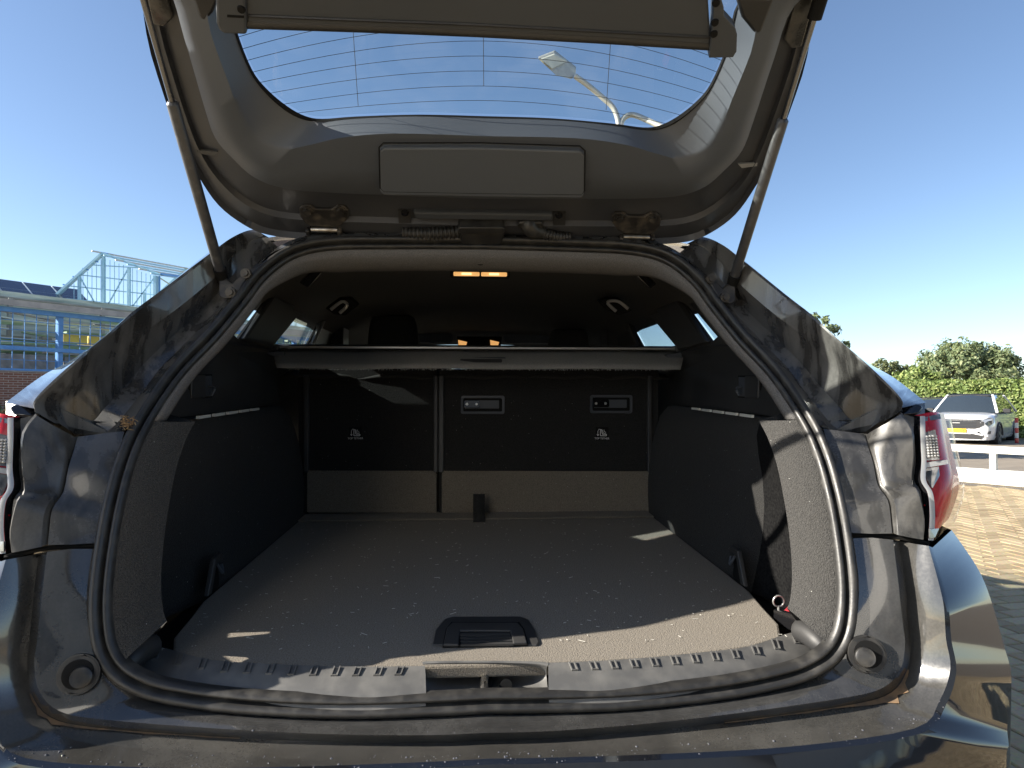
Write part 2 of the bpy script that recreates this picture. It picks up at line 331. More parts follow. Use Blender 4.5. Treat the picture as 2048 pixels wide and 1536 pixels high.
# ---- cabin sides with real window openings
def wx(z): return .655 - (z - 1.1) * .22
def wallpt(px, py):
    n = V((1, 0, .22)).normalized(); return PP(px, py, V((.655, 0, 1.1)), n)
slit = [wallpt(*q) for q in ((1366, 600), (1381, 606), (1437, 672), (1426, 682))]
door = [wallpt(*q) for q in ((1261, 644), (1280, 637.5), (1298, 632.5), (1309, 638.6), (1353, 691), (1353, 697), (1290, 697))]
fdoor = [V((wx(z), y, z)) for y, z in ((2.95, 1.30), (3.55, 1.22), (3.7, 1.05), (2.95, 1.05))]
outer = [V((wx(z), y, z)) for y, z in ((1.24, 1.02), (1.35, 1.2), (1.48, 1.37), (2.2, 1.37), (2.9, 1.36), (3.4, 1.31), (4.3, 1.0), (4.3, .8), (1.9, .8), (1.9, 1.02))]
for sgn in (1, -1):
    polys = [outer, list(reversed(slit)), list(reversed(door)), list(reversed(fdoor))]
    flat = [p for q in polys for p in q]
    tris = tessellate_polygon([[V((p.y, p.z, 0)) for p in q] for q in polys])
    vs = [V((p.x * sgn, p.y, p.z)) for p in flat]
    mk("side_trim_panel", vs, [tuple(t) for t in tris], plastic, car, smooth=False, mods=[('solid', .006)])
    for nm, q, mt in (("quarter_window", slit, tint_d), ("door_window", door, tint_d), ("door_window", fdoor, clearg)):
        cen = sum(q, V()) / len(q)
        mk(nm, [V(((p.x + .012) * sgn, cen.y + (p.y - cen.y) * 1.05, cen.z + (p.z - cen.z) * 1.05)) for p in q], [tuple(range(len(q)))], mt, car, smooth=False, mods=[('solid', .004)])
    # dark pillar cover between the two windows, standing proud of the wall
    q = [wallpt(*k) for k in ((1322, 618), (1366, 598), (1425, 683), (1368, 700))]
    mk("pillar_cover", [V(((p.x - .02) * sgn, p.y, p.z)) for p in q] + [V(((p.x) * sgn, p.y, p.z)) for p in q], [(0, 1, 2, 3), (4, 7, 6, 5), (0, 4, 5, 1), (1, 5, 6, 2), (2, 6, 7, 3), (3, 7, 4, 0)], plastic, car, mods=[('bevel', .006)])
    b = MB()
    for k in ((1287, 691), ):
        a0, a1 = wallpt(1259, 641), wallpt(1292, 712)
        b.bar(V(((a0.x - .008) * sgn, a0.y, a0.z)), V(((a1.x - .008) * sgn, a1.y, a1.z)), .02, .02)
    b.build("window_frame", satin if sgn < 0 else plastic, car, mods=[('bevel', .003)])
    # belt pillar further forward
    MB().obox((sgn * .60, 2.86, 1.16), (.03, 0, 0), (0, .07, 0), (0, .03, .17)).build("centre_pillar", plastic, car, mods=[('bevel', .01)])
    # coat hook / belt guide in the roof edge
    hx = [(1232, 622), (1215, 606), (1222, 601), (1238, 603), (1256, 617)] if sgn > 0 else [(661, 620), (683, 604), (694, 611), (679, 627)]
    pts = [P(x, y, 2.02) for x, y in hx]
    bz = [P(x, y, 2.035) for x, y in (((1196, 603), (1215, 596), (1240, 598), (1264, 621), (1240, 630), (1213, 620)) if sgn > 0 else ((650, 618), (676, 598), (700, 598), (716, 612), (690, 632), (668, 630)))]
    hb = MB().prism(bz, (0, .03, .01)).build("belt_guide", matt_blk, car, mods=[('bevel', .003)])
    MB().tube(spl(pts, 4), .0052, 8).build("guide_loop", satin, hb)
    # flap in the header corner
    fl = [P(x, y, 1.575) for x, y in (((1266, 545), (1281, 540), (1313, 568), (1299, 578)) if sgn > 0 else ((634, 534), (645, 546), (617, 578), (597, 567)))]
    MB().prism(fl, (0, .02, .012)).build("corner_flap", gloss_blk, car, mods=[('bevel', .003)])

# ---- lower side walls of the boot
zt = lambda y: 1.02 + (2.05 - y) * .012
YS = [1.10, 1.2, 1.35, 1.5, 1.65, 1.8, 1.95, 2.10]
def xin(y, f):
    """inner face of the side lining, f = 0 at the floor, 1 at the top ledge"""
    top = .565 + (y - 1.1) * .045
    bot = .552 + .004 * math.sin(y * 3)
    pocket = max(0, 1 - abs(y - 1.2) / .22) * .085 * max(0, 1 - f * 1.25)
    bulge = -.030 * math.exp(-((y - 1.95) / .25) ** 2) * math.sin(math.pi * min(1, f)) + .035 * math.exp(-((y - 1.45) / .25) ** 2) * math.sin(math.pi * f)
    return bot * (1 - f) + top * f + pocket + bulge
YF = [1.15 + i * (2.12 - 1.15) / 24 for i in range(25)]
for sgn in (1, -1):
    rails = []
    for f in [0, .08, .2, .35, .5, .65, .8, .9, .96, 1]:
        rr = .02 * max(0, (f - .86) / .14) ** 2
        rails.append([V((sgn * (xin(y, f) + rr), y, .655 + (zt(y) - .655) * f)) for y in YF])
    rails.append([V((sgn * (xin(y, 1) + .05), y, zt(y) + .002)) for y in YF])
    kc = 5
    grid("side_lining", [r_[kc:] for r_ in rails], carpet_d, car, ang=60)
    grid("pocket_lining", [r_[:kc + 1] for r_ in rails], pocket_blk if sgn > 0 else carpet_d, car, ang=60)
    def row(y0_, fx, fz): return [V((sgn * fx(y), y, fz(y))) for y in [y0_ + i * (2.12 - y0_) / 22 for i in range(23)]]
    up = [row(1.19, lambda y: xin(y, 1) + .030, lambda y: zt(y) + .006), row(1.19, lambda y: xin(y, 1) + .026, lambda y: zt(y) + .018), row(1.22, lambda y: xin(y, 1) + .034, lambda y: 1.10),
          row(1.30, lambda y: xin(y, 1) + .042 - .02 * max(0, 1.3 - y), lambda y: 1.175), row(1.36, lambda y: wx(1.20) - .01 - .12 * max(0, 1.42 - y), lambda y: 1.195), row(1.36, lambda y: wx(1.22) + .01 - .12 * max(0, 1.42 - y), lambda y: 1.215)]
    grid("upper_side_trim", up, plastic, car, ang=40)
    # dashed pale slots between the two linings
    q0, q1 = (P(1380, 822, 1.80), P(1506, 829, 1.34)) if sgn > 0 else (P(405, 834, 1.34), P(540, 822, 1.80))
    for k in range(5):
        a, b2 = q0.lerp(q1, k / 5 + .02), q0.lerp(q1, (k + 1) / 5 - .03)
        for e in (a, b2): e.x = sgn * (xin(e.y, 1) + .0); e.z = zt(e.y) + .0045
        MB().bar(a, b2, .006, .006).build("vent_slot", palep, car)
    # hook recess
    c0 = P(1455, 762, 1.45) if sgn > 0 else P(457, 762, 1.45)
    c0 = V((sgn * (xin(1.45, 1) + .031), 1.45, 1.112 - .018))
    hr = MB().obox(c0, (.0015, 0, 0), (0, .062, 0), (0, 0, .026)).build("hook_recess", matt_blk, car)
    MB().obox(c0 + V((-sgn * .004, -.022, 0)), (.003, 0, 0), (0, .036, 0), (0, 0, .025)).build("recess_cover", plastic, hr, mods=[('bevel', .002)])
    MB().obox(c0 + V((-sgn * .003, .034, 0)), (.002, 0, 0), (0, .019, 0), (0, 0, .023)).build("recess_plate", trimgrey, hr, mods=[('bevel', .001)])
    MB().tube(spl([c0 + V((-sgn * .006, .030, .0)), c0 + V((-sgn * .02, .028, -.005)), c0 + V((-sgn * .014, .025, -.02))], 4), .0035, 8).build("bag_hook", trimgrey, hr)
    # lashing eye on the lining by the floor
    e = V((sgn * .553, 1.37, .70))
    le = MB().prism([e + V((0, -.055, -.02)), e + V((0, -.02, .045)), e + V((0, .012, .05)), e + V((0, .03, .038)), e + V((0, .022, .026)), e + V((0, .0, .034)), e + V((0, -.012, .028)), e + V((0, -.036, -.02))], (-sgn * .010, 0, 0)).build("lashing_plate", plastic, car, mods=[('bevel', .002)])
    MB().tube(spl([e + V((-sgn * .009, -.005, .03)), e + V((-sgn * .016, .004, .010)), e + V((-sgn * .009, .016, .024))], 5), .003, 8).build("lashing_ring", trimgrey, le)
    MB().prism([e + V((0, -.030, -.02)), e + V((0, -.008, .024)), e + V((0, .012, .024)), e + V((0, .02, -.02))], (-sgn * .003, 0, 0)).build("lashing_pocket", matt_blk, le)

# ---- boot floor
ZF = .676
fp = [(-.546, 2.12), (.546, 2.12), (.548, 1.30)] + [(.545 - .02 * t, 1.30 - .175 * t) for t in (.5, 1)]
fr = [(q_.x, q_.y - .004) for q_ in [PZ(x_, y_, .676) for x_, y_ in ((1560, 1272), (1500, 1290), (1400, 1303), (1300, 1313), (1200, 1320), (1098, 1324))]]
fpoly = fp + fr + [(-x, y) for x, y in reversed(fr)] + [(-x, y) for x, y in reversed(fp[2:])]
bm_floor = MB().prism([V((x, y, ZF)) for x, y in fpoly], (0, 0, -.02))
floor = bm_floor.build("boot_floor", carpet, car, smooth=False, mods=[('bevel', .004)])
MB().box(-.60, .60, 1.06, 2.3, .60, .645).build("floor_well", matt_blk, car)
# crease strip in front of the seats
MB().box(-.545, .545, 1.985, 2.075, ZF + .0005, ZF + .006).build("floor_hinge_strip", carpet, floor, mods=[('bevel', .003)])
# pull handle in the floor
def fpt(px, py, dz=0): return PZ(px, py, ZF + dz)
hp = [(866, 1298), (872, 1268), (890, 1246), (905, 1241), (1042, 1240), (1058, 1246), (1072, 1268), (1080, 1292), (1076, 1298)]
hd = MB().prism([fpt(x, y, -.004) for x, y in hp], (0, 0, .0075)).build("floor_handle", plastic, floor, smooth=False, mods=[('bevel', .002)])
MB().prism([fpt(x, y, .001) for x, y in ((886, 1296), (893, 1262), (904, 1248), (1040, 1248), (1050, 1262), (1058, 1292))], (0, 0, .0036)).build("handle_well", matt_blk, hd, smooth=False)
MB().prism([fpt(x, y, .003) for x, y in ((888, 1294), (895, 1261), (906, 1250), (1036, 1250), (1047, 1262), (1055, 1290), (1028, 1291), (1022, 1266), (921, 1266), (918, 1294))], (0, 0, .005)).build("handle_grip", plastic, hd, smooth=False, mods=[('bevel', .0015)])
for k in range(4):
    MB().prism([fpt(922 + k * .5, 1270 + k * 6.4, .003), fpt(1021 + k * 2, 1269 + k * 6.2, .003), fpt(1022 + k * 2, 1273 + k * 6.2, .003), fpt(921 + k * .5, 1274 + k * 6.4, .003)], (0, 0, .0032)).build("grip_rib", plastic, hd, smooth=False)
tg = [V((-.018, 1.955, ZF)), V((-.018, 1.99, ZF + .012)), V((-.018, 2.0, ZF + .045)), V((-.018, 2.012, ZF + .075))]
grid("pull_loop", [[p + V((dx, 0, 0)) for p in spl(tg, 3)] for dx in (0, .036)], carpet_d, floor, mods=[('solid', .004)])

lint = MB(); rl_ = random.Random(41)
for _ in range(420):
    x, y = rl_.uniform(-.52, .52), 1.06 + 1.0 * rl_.random() ** 1.3
    if abs(x) < .12 and y < 1.2: continue
    c = V((x, y, ZF + .0022)); a_ = rl_.uniform(0, 6.3); L_ = rl_.uniform(.0008, .0030) * (2.2 if rl_.random() < .1 else 1); d = V((math.cos(a_), math.sin(a_), rl_.uniform(-.1, .3))) * L_
    lint.bar(c - d, c + d, .0007, .0006)
lo_ = lint.build("lint_fibres", M("lint", (.55, .53, .48), .9), floor, smooth=False); lo_["kind"] = "stuff"
# ---- sill plate
up_k = [(1648, 1262, 1.06), (1590, 1262, 1.062), (1500, 1291, 1.046), (1400, 1304, 1.04), (1300, 1314, 1.034), (1200, 1321, 1.03), (1098, 1325, 1.028)]
lo_k = [(1668, 1300, .985), (1606, 1336, .97), (1500, 1357, .968), (1400, 1369, .967), (1300, 1376, .966), (1200, 1380, .965), (1098, 1381, .965)]
md = [tuple((a * .62 + b * .38) for a, b in zip(u, l)) for u, l in zip(up_k, lo_k)]
for sgn in (1, -1):
    g = (lambda p: p) if sgn > 0 else mir
    zup, zlo = .6785, .655
    ku = spl([PZ(k[0], k[1], zup) for k in up_k], 4); kl = spl([PZ(k[0], k[1], zlo) for k in lo_k], 4); km = [p.lerp(q, .45) + V((0, 0, .005)) for p, q in zip(ku, kl)]
    U = [g(p + V((0, .012, -.02))) for p in ku]; U0 = [g(p) for p in ku]; Mi = [g(p) for p in km]
    Lo = [g(p + V((0, -.004, 0))) for p in kl]; L2 = [g(p + V((0, -.014, -.02))) for p in kl]
    sp = grid("sill_plate", [U, U0, Mi, Lo, L2], sillp, car, ang=50)
    for j in range(12):
        x = 1143 + j * 40.5
        t = (x - 1098) / (1648 - 1098)
        def at_x(rail, x):
            best = min(rail, key=lambda p: abs(1024 + FPX * (p - CAM).dot(BC[1]) / (p - CAM).dot(BC[0]) - x)); return best
        ii = (1648 - x) / (1648 - 1098) * (len(ku) - 1)
        def rail_x(rail, x):
            pr = [1024 + FPX * (p - CAM).dot(BC[1]) / (p - CAM).dot(BC[0]) for p in rail]
            for i_ in range(len(rail) - 1):
                if pr[i_ + 1] <= x <= pr[i_]: q_ = (x - pr[i_ + 1]) / (pr[i_] - pr[i_ + 1]); return rail[i_ + 1].lerp(rail[i_], q_)
            return rail[0]
        a, b = rail_x(ku, x), rail_x(km, x + 9)
        a, b = a.lerp(b, .15) + V((0, 0, .002)), a.lerp(b, .95) + V((0, 0, .001))
        rb = MB()
        for d in (-.0042, .0042): rb.bar(g(a + V((d, 0, 0))), g(b + V((d, 0, 0))), .0018, .0026)
        rb.bar(g(b + V((-.005, 0, 0))), g(b + V((.005, 0, 0))), .0018, .0026)
        rb.build("tread_rib", sillp, sp)
    kn = [(1592, 1268, 1.045), (1598, 1246, 1.055), (1612, 1240, 1.06), (1628, 1248, 1.055), (1652, 1278, 1.02)]
    MB().tube([g(p + V((0, 0, -.004))) for p in spl([PZ(1598, 1254, .694), PZ(1622, 1262, .698), PZ(1652, 1290, .690)], 4)], [.015, .019, .020, .020, .020, .020, .019, .017, .013], 14).build("sill_end_cap", plastic, sp)
# latch recess in the middle of the sill
cx = -.001
def lp(px, py, y): return P(px, py, y)
li = MB().grid([[PZ(x, y, z) for x, y, z in row] for row in (
    [(842, 1323, .679), (870, 1322, .680), (970, 1321, .680), (1075, 1322, .680), (1102, 1324, .679)],
    [(848, 1328, .678), (868, 1326, .679), (970, 1325, .679), (1074, 1326, .679), (1096, 1330, .678)],
    [(850, 1338, .668), (872, 1332, .672), (970, 1331, .672), (1072, 1332, .672), (1094, 1340, .668)],
    [(850, 1352, .655), (884, 1345, .645), (970, 1343, .643), (1062, 1345, .645), (1094, 1352, .655)],
    [(848, 1372, .650), (888, 1366, .638), (970, 1364, .636), (1060, 1366, .638), (1096, 1372, .650)],
    [(846, 1386, .650), (888, 1386, .642), (970, 1386, .642), (1062, 1386, .642), (1099, 1386, .650)])]).build("latch_recess", sillp, car, ang=180, mods=[('sub', 2)])
MB().prism([PZ(x, y, .650) for x, y in rrect(961, 1337, 985, 1384, 8)], (0, -.004, -.010)).build("latch_slot", matt_blk, li, smooth=False)
MB().tube(spl([PZ(971, 1388, .652), PZ(970, 1365, .656), PZ(972, 1352, .655), PZ(974, 1350, .644)], 4), .0058, 10).build("striker", steel, li)
MB().tube([PZ(1012, 1372, .640), PZ(1014, 1370, .650)], .009, 14).build("latch_screw", matt_blk, li)

# ---- rear seats
SP0, SPN = V((0, 2.075, .677)), V((0, -.985, .17)).normalized()
def S(px, py, o=0): return PP(px, py, SP0 + SPN * o, SPN)
def sbox(x0, y0, x1, y1, o0, o1, r=3): return MB().prism([S(x, y, o0) for x, y in rrect(x0, y0, x1, y1, r)], SPN * (o1 - o0))
seats = []
for nm, x0, x1 in (("left", 612, 876), ("right", 881, 1302)):
    s = sbox(x0, 748, x1, 1024, -.10, 0).build("rear_seat_back", carpet_d, car, mods=[('bevel', .008)]); seats.append(s)
    sbox(x0 + 3, 946, x1 - 2, 1026, -.001, .006).build("seat_flap", carpet, s, mods=[('bevel', .003)])
    for a, b in ((x0 - 4, x0 + 8), (x1 - 9, x1 + 1)):
        sbox(a, 752, b, 946, -.004, .010).build("seat_edge_strip", plastic, s, mods=[('bevel', .004)])
    sbox(x0 + 4, 942, x1 - 4, 947, .002, .009, 1).build("flap_binding", carpet, s)
for x0, x1, i in ((566, 712, 0), (714, 877, 0), (880, 1054, 1), (1056, 1208, 1), (1210, 1338, 1)):
    pts = []
    for j in range(9):
        t = j / 8; a = math.pi * t
        pts.append((-.03 + .05 * math.sin(a), 1 - t))
    a, b = S(x0, 750, 0), S(x1, 750, 0)
    rails = []
    for u in [0, .03, .10, .25, .5, .75, .9, .97, 1]:
        e = math.sin(math.pi * min(1, max(0, u))) ** .25 if 0 < u < 1 else .55
        p = a.lerp(b, u); sag = .004 * math.sin(u * 9 + x0)
        rails.append([p + V((0, -.025 * e * math.sin(q) + .05 * (1 - math.cos(q)) * .5 - .0, (-.012 + .030 * e * (1 - math.cos(q)) * .5 + sag))) for q in [math.pi * j / 8 for j in range(9)]])
    grid("seat_top_cushion", rails, fabric, seats[i], ang=80)
for x0, x1, yy in ((922, 1009, 0), (1180, 1264, -2)):
    fr_ = MB()
    o = [S(x, y, .001) for x, y in rrect(x0, 792 + yy, x1, 828 + yy, 4)]; q = [S(x, y, .001) for x, y in rrect(x0 + 4.5, 796.5 + yy, x1 - 4.5, 823.5 + yy, 3)]
    o2 = [p + SPN * .007 for p in o]; q2 = [p + SPN * .006 for p in q]; n = len(o)
    fr_.grid([o + o[:1], o2 + o2[:1], q2 + q2[:1], q + q[:1]])
    hb = fr_.build("release_frame", trimgrey, seats[1], ang=40)
    sbox(x0 + 4, 796 + yy, x1 - 4, 824 + yy, -.002, .0015).build("release_well", matt_blk, hb)
    sbox(x0 + 8, 801 + yy, x1 - 11, 817 + yy, .0008, .004, 1).build("release_lever", trimgrey, hb)
    sbox(x0 + 6, 801 + yy, x0 + 38, 816 + yy, .003, .0075, 3).build("strap_anchor", gloss_blk, hb, mods=[('bevel', .001)])
    for xx in (x0 + 12, x0 + 31): MB().disc(S(xx, 808.5 + yy, .007), SPN, .0042, .003, 12).build("rivet", satin, hb)
def pictogram(px, py, seat):
    l = sbox(px - 13, py - 13, px + 13, py + 13, .001, .003, 1).build("tether_label", matt_blk, seat, smooth=False)
    u = (S(px + 10, py) - S(px, py)) / 10; v = (S(px, py - 10) - S(px, py)) / 10
    c = S(px, py, .0036); b = MB()
    def ln(q, r=.75):
        for a, e in zip(q[:-1], q[1:]): b.bar(c + u * a[0] + v * a[1], c + u * e[0] + v * e[1], r * u.length, .0008, SPN)
    ln([(-3, 9), (-3, -4), (9, -4), (9, -1), (1, -1), (-1, 9)], 1.2); ln([(1, 8), (3, 1), (8, 1)]); ln([(4, 8), (5, 4), (8, 3)])
    ln([(-8, 5), (-8, -3)], .8); ln([(-10, -1), (-8, -4), (-6, -1)], .8); ln([(-8, 5), (-6, 9), (-3, 9)], .7)
    b.build("tether_symbol", whitep, l, smooth=False)
    me = text_mesh("TOP TETHER", .0085)
    o = link("tether_text", me, whitep, l, smooth=False)
    un, vn = u.normalized(), v.normalized(); nn = un.cross(vn); pt = c + v * -9.5
    o.matrix_local = Matrix(((un.x, vn.x, nn.x, pt.x), (un.y, vn.y, nn.y, pt.y), (un.z, vn.z, nn.z, pt.z), (0, 0, 0, 1)))
pictogram(711, 868, seats[0]); pictogram(1204, 867, seats[1])

# ---- front of the cabin: head restraints, sun visors, console
for x0, x1, y0, y in ((734, 834, 629, 2.70), (1099, 1180, 656, 3.0)):
    a, b = P(x0, y0, y), P(x1, 720, y)
    wd, ht = b.x - a.x, a.z - b.z
    rows = []
    for zz, ww, dd in ((0, 1.02, .05), (.3, 1.04, .06), (.6, 1.0, .06), (.82, .94, .055), (.95, .84, .045), (1, .66, .02)):
        cxx = (a.x + b.x) / 2; rows.append([V((cxx + math.copysign(abs(math.cos(t)) ** .5, math.cos(t)) * wd / 2 * ww, y + .05 + math.copysign(abs(math.sin(t)) ** .6, math.sin(t)) * dd, b.z + ht * zz)) for t in [2 * math.pi * k / 24 for k in range(24)]])
    m_ = MB().grid(rows, True); m_.f.append(tuple(len(m_.v) - 24 + k for k in range(24)))
    hr = m_.build("head_restraint", fabric, car, ang=180)
    MB().box((a.x + b.x) / 2 - .24, (a.x + b.x) / 2 + .24, y + .02, y + .14, .5, b.z + .02).build("front_seat", fabric, hr, mods=[('bevel', .04)])
for x0, x1 in ((836, 905), (1008, 1106)):
    MB().prism([P(x, y, 3.3) for x, y in rrect(x0, 667, x1, 686, 6)], (0, .012, 0)).build("sun_visor", trimgrey, car, smooth=False)
oc = MB().prism([P(x, y, 3.25) for x, y in ((912, 673), (1004, 673), (1000, 700), (918, 700))], (0, .05, .0)).build("overhead_console", matt_blk, car, smooth=False, mods=[('bevel', .006)])
for x0, x1 in ((916, 934), (980, 998)):
    MB().prism([P(x, y, 3.246) for x, y in ((x0, 680), (x1, 684), (x1 - 2, 692), (x0 + 1, 692))], (0, .004, 0)).build("map_lamp", amber, oc, smooth=False)
MB().box(-.62, .62, 3.55, 4.2, .6, .98).build("dashboard", plastic, car, mods=[('bevel', .05)])
MB().box(-.62, .62, 2.12, 4.2, .28, .32).build("cabin_floor", matt_blk, car)
# ---------------------------------------------------------------- rear body around the opening
def ks(keys, n=4): return spl([P(*k) for k in keys], n)
gS = ks([(1350, 506, 1.385), (1379, 522, 1.37), (1419, 572, 1.335), (1442, 602, 1.31), (1492, 663, 1.26), (1560, 736, 1.20), (1590, 780, 1.165), (1626, 832, 1.12), (1640, 848, 1.11), (1645, 852, 1.105), (1646, 854, 1.10)])
gC1 = ks([(1372, 494, 1.41), (1398, 512, 1.395), (1448, 565, 1.36), (1485, 610, 1.335), (1540, 664, 1.285), (1598, 720, 1.225), (1640, 770, 1.19), (1675, 808, 1.145), (1700, 838, 1.13), (1731, 860, 1.115), (1731, 862, 1.10)])
gC2 = ks([(1385, 484, 1.42), (1410, 494, 1.405), (1444, 522, 1.36), (1470, 558, 1.325), (1530, 612, 1.27), (1600, 667, 1.21), (1655, 715, 1.17), (1702, 758, 1.125), (1735, 785, 1.105), (1766, 806, 1.09), (1768, 841, 1.075)])
gO = ks([(1392, 476, 1.425), (1415, 480, 1.41), (1450, 498, 1.35), (1482, 523, 1.31), (1567, 591, 1.24), (1626, 637, 1.18), (1670, 677, 1.14), (1720, 720, 1.095), (1760, 757, 1.075), (1801, 799, 1.055), (1803, 820, 1.052)])
body_side = {}
for sgn in (1, -1):
    g = (lambda p: p.copy()) if sgn > 0 else mir
    m1 = [a.lerp(b, .5) + V((0, .012, -.004)) for a, b in zip(gS, gC1)]
    m2 = [a.lerp(b, .88) + V((.0, .004, .002)) for a, b in zip(gC1, gC2)]
    o2 = [a + (a - b).normalized() * .006 + V((0, .006, .002)) for a, b in zip(gO, gC2)]
    rr = [[p + V((0, .02, 0)) for p in gS], gS, m1, gC1, [a.lerp(b, .06) for a, b in zip(gC1, gC2)], m2, gC2, [a.lerp(b, .05) for a, b in zip(gC2, gO)], [a.lerp(b, .9) for a, b in zip(gC2, gO)], gO, o2]
    pg = grid("pillar_gutter", [[g(p) for p in r] for r in rr], gutter, car, ang=28)
    # outer skin from the gutter edge towards the front: rail, side glass, shoulder, flank
    n = len(gO); fw = []
    for i, p in enumerate(gO):
        t = i / (n - 1)
        fw.append((p, t))
    sh = spl([P(1396, 475, 1.435), P(1470, 507, 1.395), P(1567, 587, 1.31), P(1640, 650, 1.25), P(1710, 707, 1.18), P(1742, 728, 1.15), P(1790, 755, 1.12), P(1852, 803, 1.075)], 5)
    sh = [sh[round(i * (len(sh) - 1) / (n - 1))] for i in range(n)]
    r3 = [V((p.x + .03 * (i / n), p.y + .13, p.z + .004)) for i, p in enumerate(sh)]
    grid("quarter_shoulder", [[g(p) for p in r] for r in (o2, sh, r3)], paint, car, ang=60)
    ysh = [1.14, 1.3, 1.6, 2.2, 3.0, 3.8, 4.2]
    grid("belt_shoulder", [[V((sgn * x, y, z)) for y in ysh] for x, z in ((.83, 1.0), (.815, 1.055), (.78, 1.075), (.70, 1.085), (.655, 1.10))], paint, car, ang=60)
    # outer side of the car: lower flank with a wheel arch
    zl = [1.06, 1.0, .90, .76, .60, .45, .33, .22]; xl = [.80, .83, .845, .85, .85, .845, .84, .82]
    MB().box(min(sgn * .70, sgn * .712), max(sgn * .70, sgn * .712), 1.13, 1.75, .45, 1.055).build("light_leak_panel", matt_blk, car, smooth=False)  # unseen sheet added to block sun leaking in behind the tail lamp
    ys = [1.15, 1.3, 1.45, 1.6, 2.2, 3.0, 3.8, 4.2, 4.9, 5.15, 5.22]
    rails = []
    for z, x in zip(zl, xl):
        rails.append([V((sgn * (x - (.06 * max(0, (1.5 - y) / .3) ** 2 if y < 1.5 else 0) - (.5 * max(0, (y - 4.7) / .5) ** 2 * .5 if y > 4.7 else 0)), y, (z if y < 4 else z * .97 - (.05 if z > .9 else 0)))) for y in ys])
    grid("body_flank", rails, paint, car, ang=60)
    # upper side: glasshouse outside
    oo = [V((sgn * (.84 - .62 * (z - 1.05)), y, z)) for y, z in ((1.55, 1.06), (1.95, 1.36), (2.9, 1.40), (3.5, 1.34), (4.25, 1.03))]
    ring = [V((p.x * .985, p.y, p.z - .03)) for p in oo]
    for wy in (2.15, 4.25):
        wh = MB()
        for dx, r0 in ((.87, .30), (.86, .325), (.80, .33), (.68, .33)): pass
        rr = [(.835, .20), (.838, .25), (.832, .30), (.815, .325), (.77, .335), (.66, .325)]
        ring_ = [[V((sgn * x, wy + r * math.cos(a), .262 - .075 + r * math.sin(a))) for a in [2 * math.pi * k / 32 for k in range(32)]] for x, r in rr]
        m_ = MB().grid(ring_, True); m_.f.append(tuple(range(32)))
        ty = m_.build("wheel", rubber, car, ang=50)
        sp = MB()
        for k in range(5):
            a = 2 * math.pi * k / 5; d = V((0, math.cos(a), math.sin(a)))
            sp.bar(V((sgn * .842, wy, .187)) + d * .03, V((sgn * .842, wy, .187)) + d * .215, .05, .012, V((1, 0, 0)))
        sp.build("rim", satin, ty)
    # mid panel, between seal and tail lamp
    RW = [((1647, 856, 1.10), (1729, 866, 1.085), (1803, 823, 1.045), (1838, 833, 1.04)), ((1660, 905, 1.075), (1736, 890, 1.065), (1826, 856, 1.030), (1838, 870, 1.027)),
          ((1672, 950, 1.05), (1747, 925, 1.045), (1829, 905, 1.020), (1842, 915, 1.018)), ((1683, 985, 1.036), (1756, 968, 1.030), (1825, 963, 1.005), (1839, 962, 1.003)),
          ((1692, 1020, 1.025), (1776, 998, 1.005), (1838, 982, .985), (1852, 983, .99)), ((1697, 1046, 1.017), (1782, 1036, .995), (1850, 1036, .975), (1858, 1040, .98)),
          ((1700, 1064, 1.011), (1785, 1065, .985), (1848, 1077, .965), (1856, 1080, .97))]
    cols = [spl([P(*r[j]) for r in RW], 3) for j in range(4)]
    a, m, b, c = cols
    mp_ = grid("inner_rear_panel", [[g(p) for p in r] for r in ([p + V((0, .02, 0)) for p in a], a, [x.lerp(y, .5) + V((0, -.004, 0)) for x, y in zip(a, m)], m)], panel_m, car, ang=40)
    grid("lamp_bezel", [[g(p) for p in r] for r in ([p + V((.002, .015, 0)) for p in m], [p + V((.003, -.004, 0)) for p in m], [x.lerp(y, .12) + V((0, -.006, 0)) for x, y in zip(m, b)], [x.lerp(y, .5) + V((0, -.008, 0)) for x, y in zip(m, b)], [x.lerp(y, .93) + V((0, -.004, 0)) for x, y in zip(m, b)], b, [p + V((.003, .02, 0)) for p in b], [p + V((0, .012, 0)) for p in c])], bezel, car, ang=32)
    # dark joint between panel and bumper
    jt = [P(1699, 1069, 1.014), P(1745, 1069, 1.004), P(1786, 1071, .992), P(1820, 1077, .982), P(1858, 1086, .974)]
    MB().tube([g(p) for p in spl(jt, 3)], .004, 6).build("panel_joint", matt_blk, car)
    bk = [(1640, 843, 1.125), (1700, 832, 1.15), (1766, 796, 1.12), (1801, 793, 1.085), (1850, 800, 1.10), (1850, 842, 1.075), (1800, 835, 1.085), (1731, 880, 1.12), (1652, 868, 1.13)]
    MB().prism([g(P(*q)) for q in bk], (0, .02, 0)).build("panel_backing", gutter, car, smooth=False)
    # black moulding block above the lamp
    kb = [P(1806, 806, 1.075), P(1840, 806, 1.06), P(1848, 812, 1.055), P(1840, 826, 1.05), P(1806, 828, 1.055)]
    MB().prism([g(p) for p in kb], (0, .06, 0)).build("lamp_top_moulding", gloss_blk, car, mods=[('bevel', .004)])
    # tail lamp: housing, inner pieces, clear cover
    def T(px, py, y, dy=0): p = P(px, py, y) + V((0, dy, 0)); return g(p)
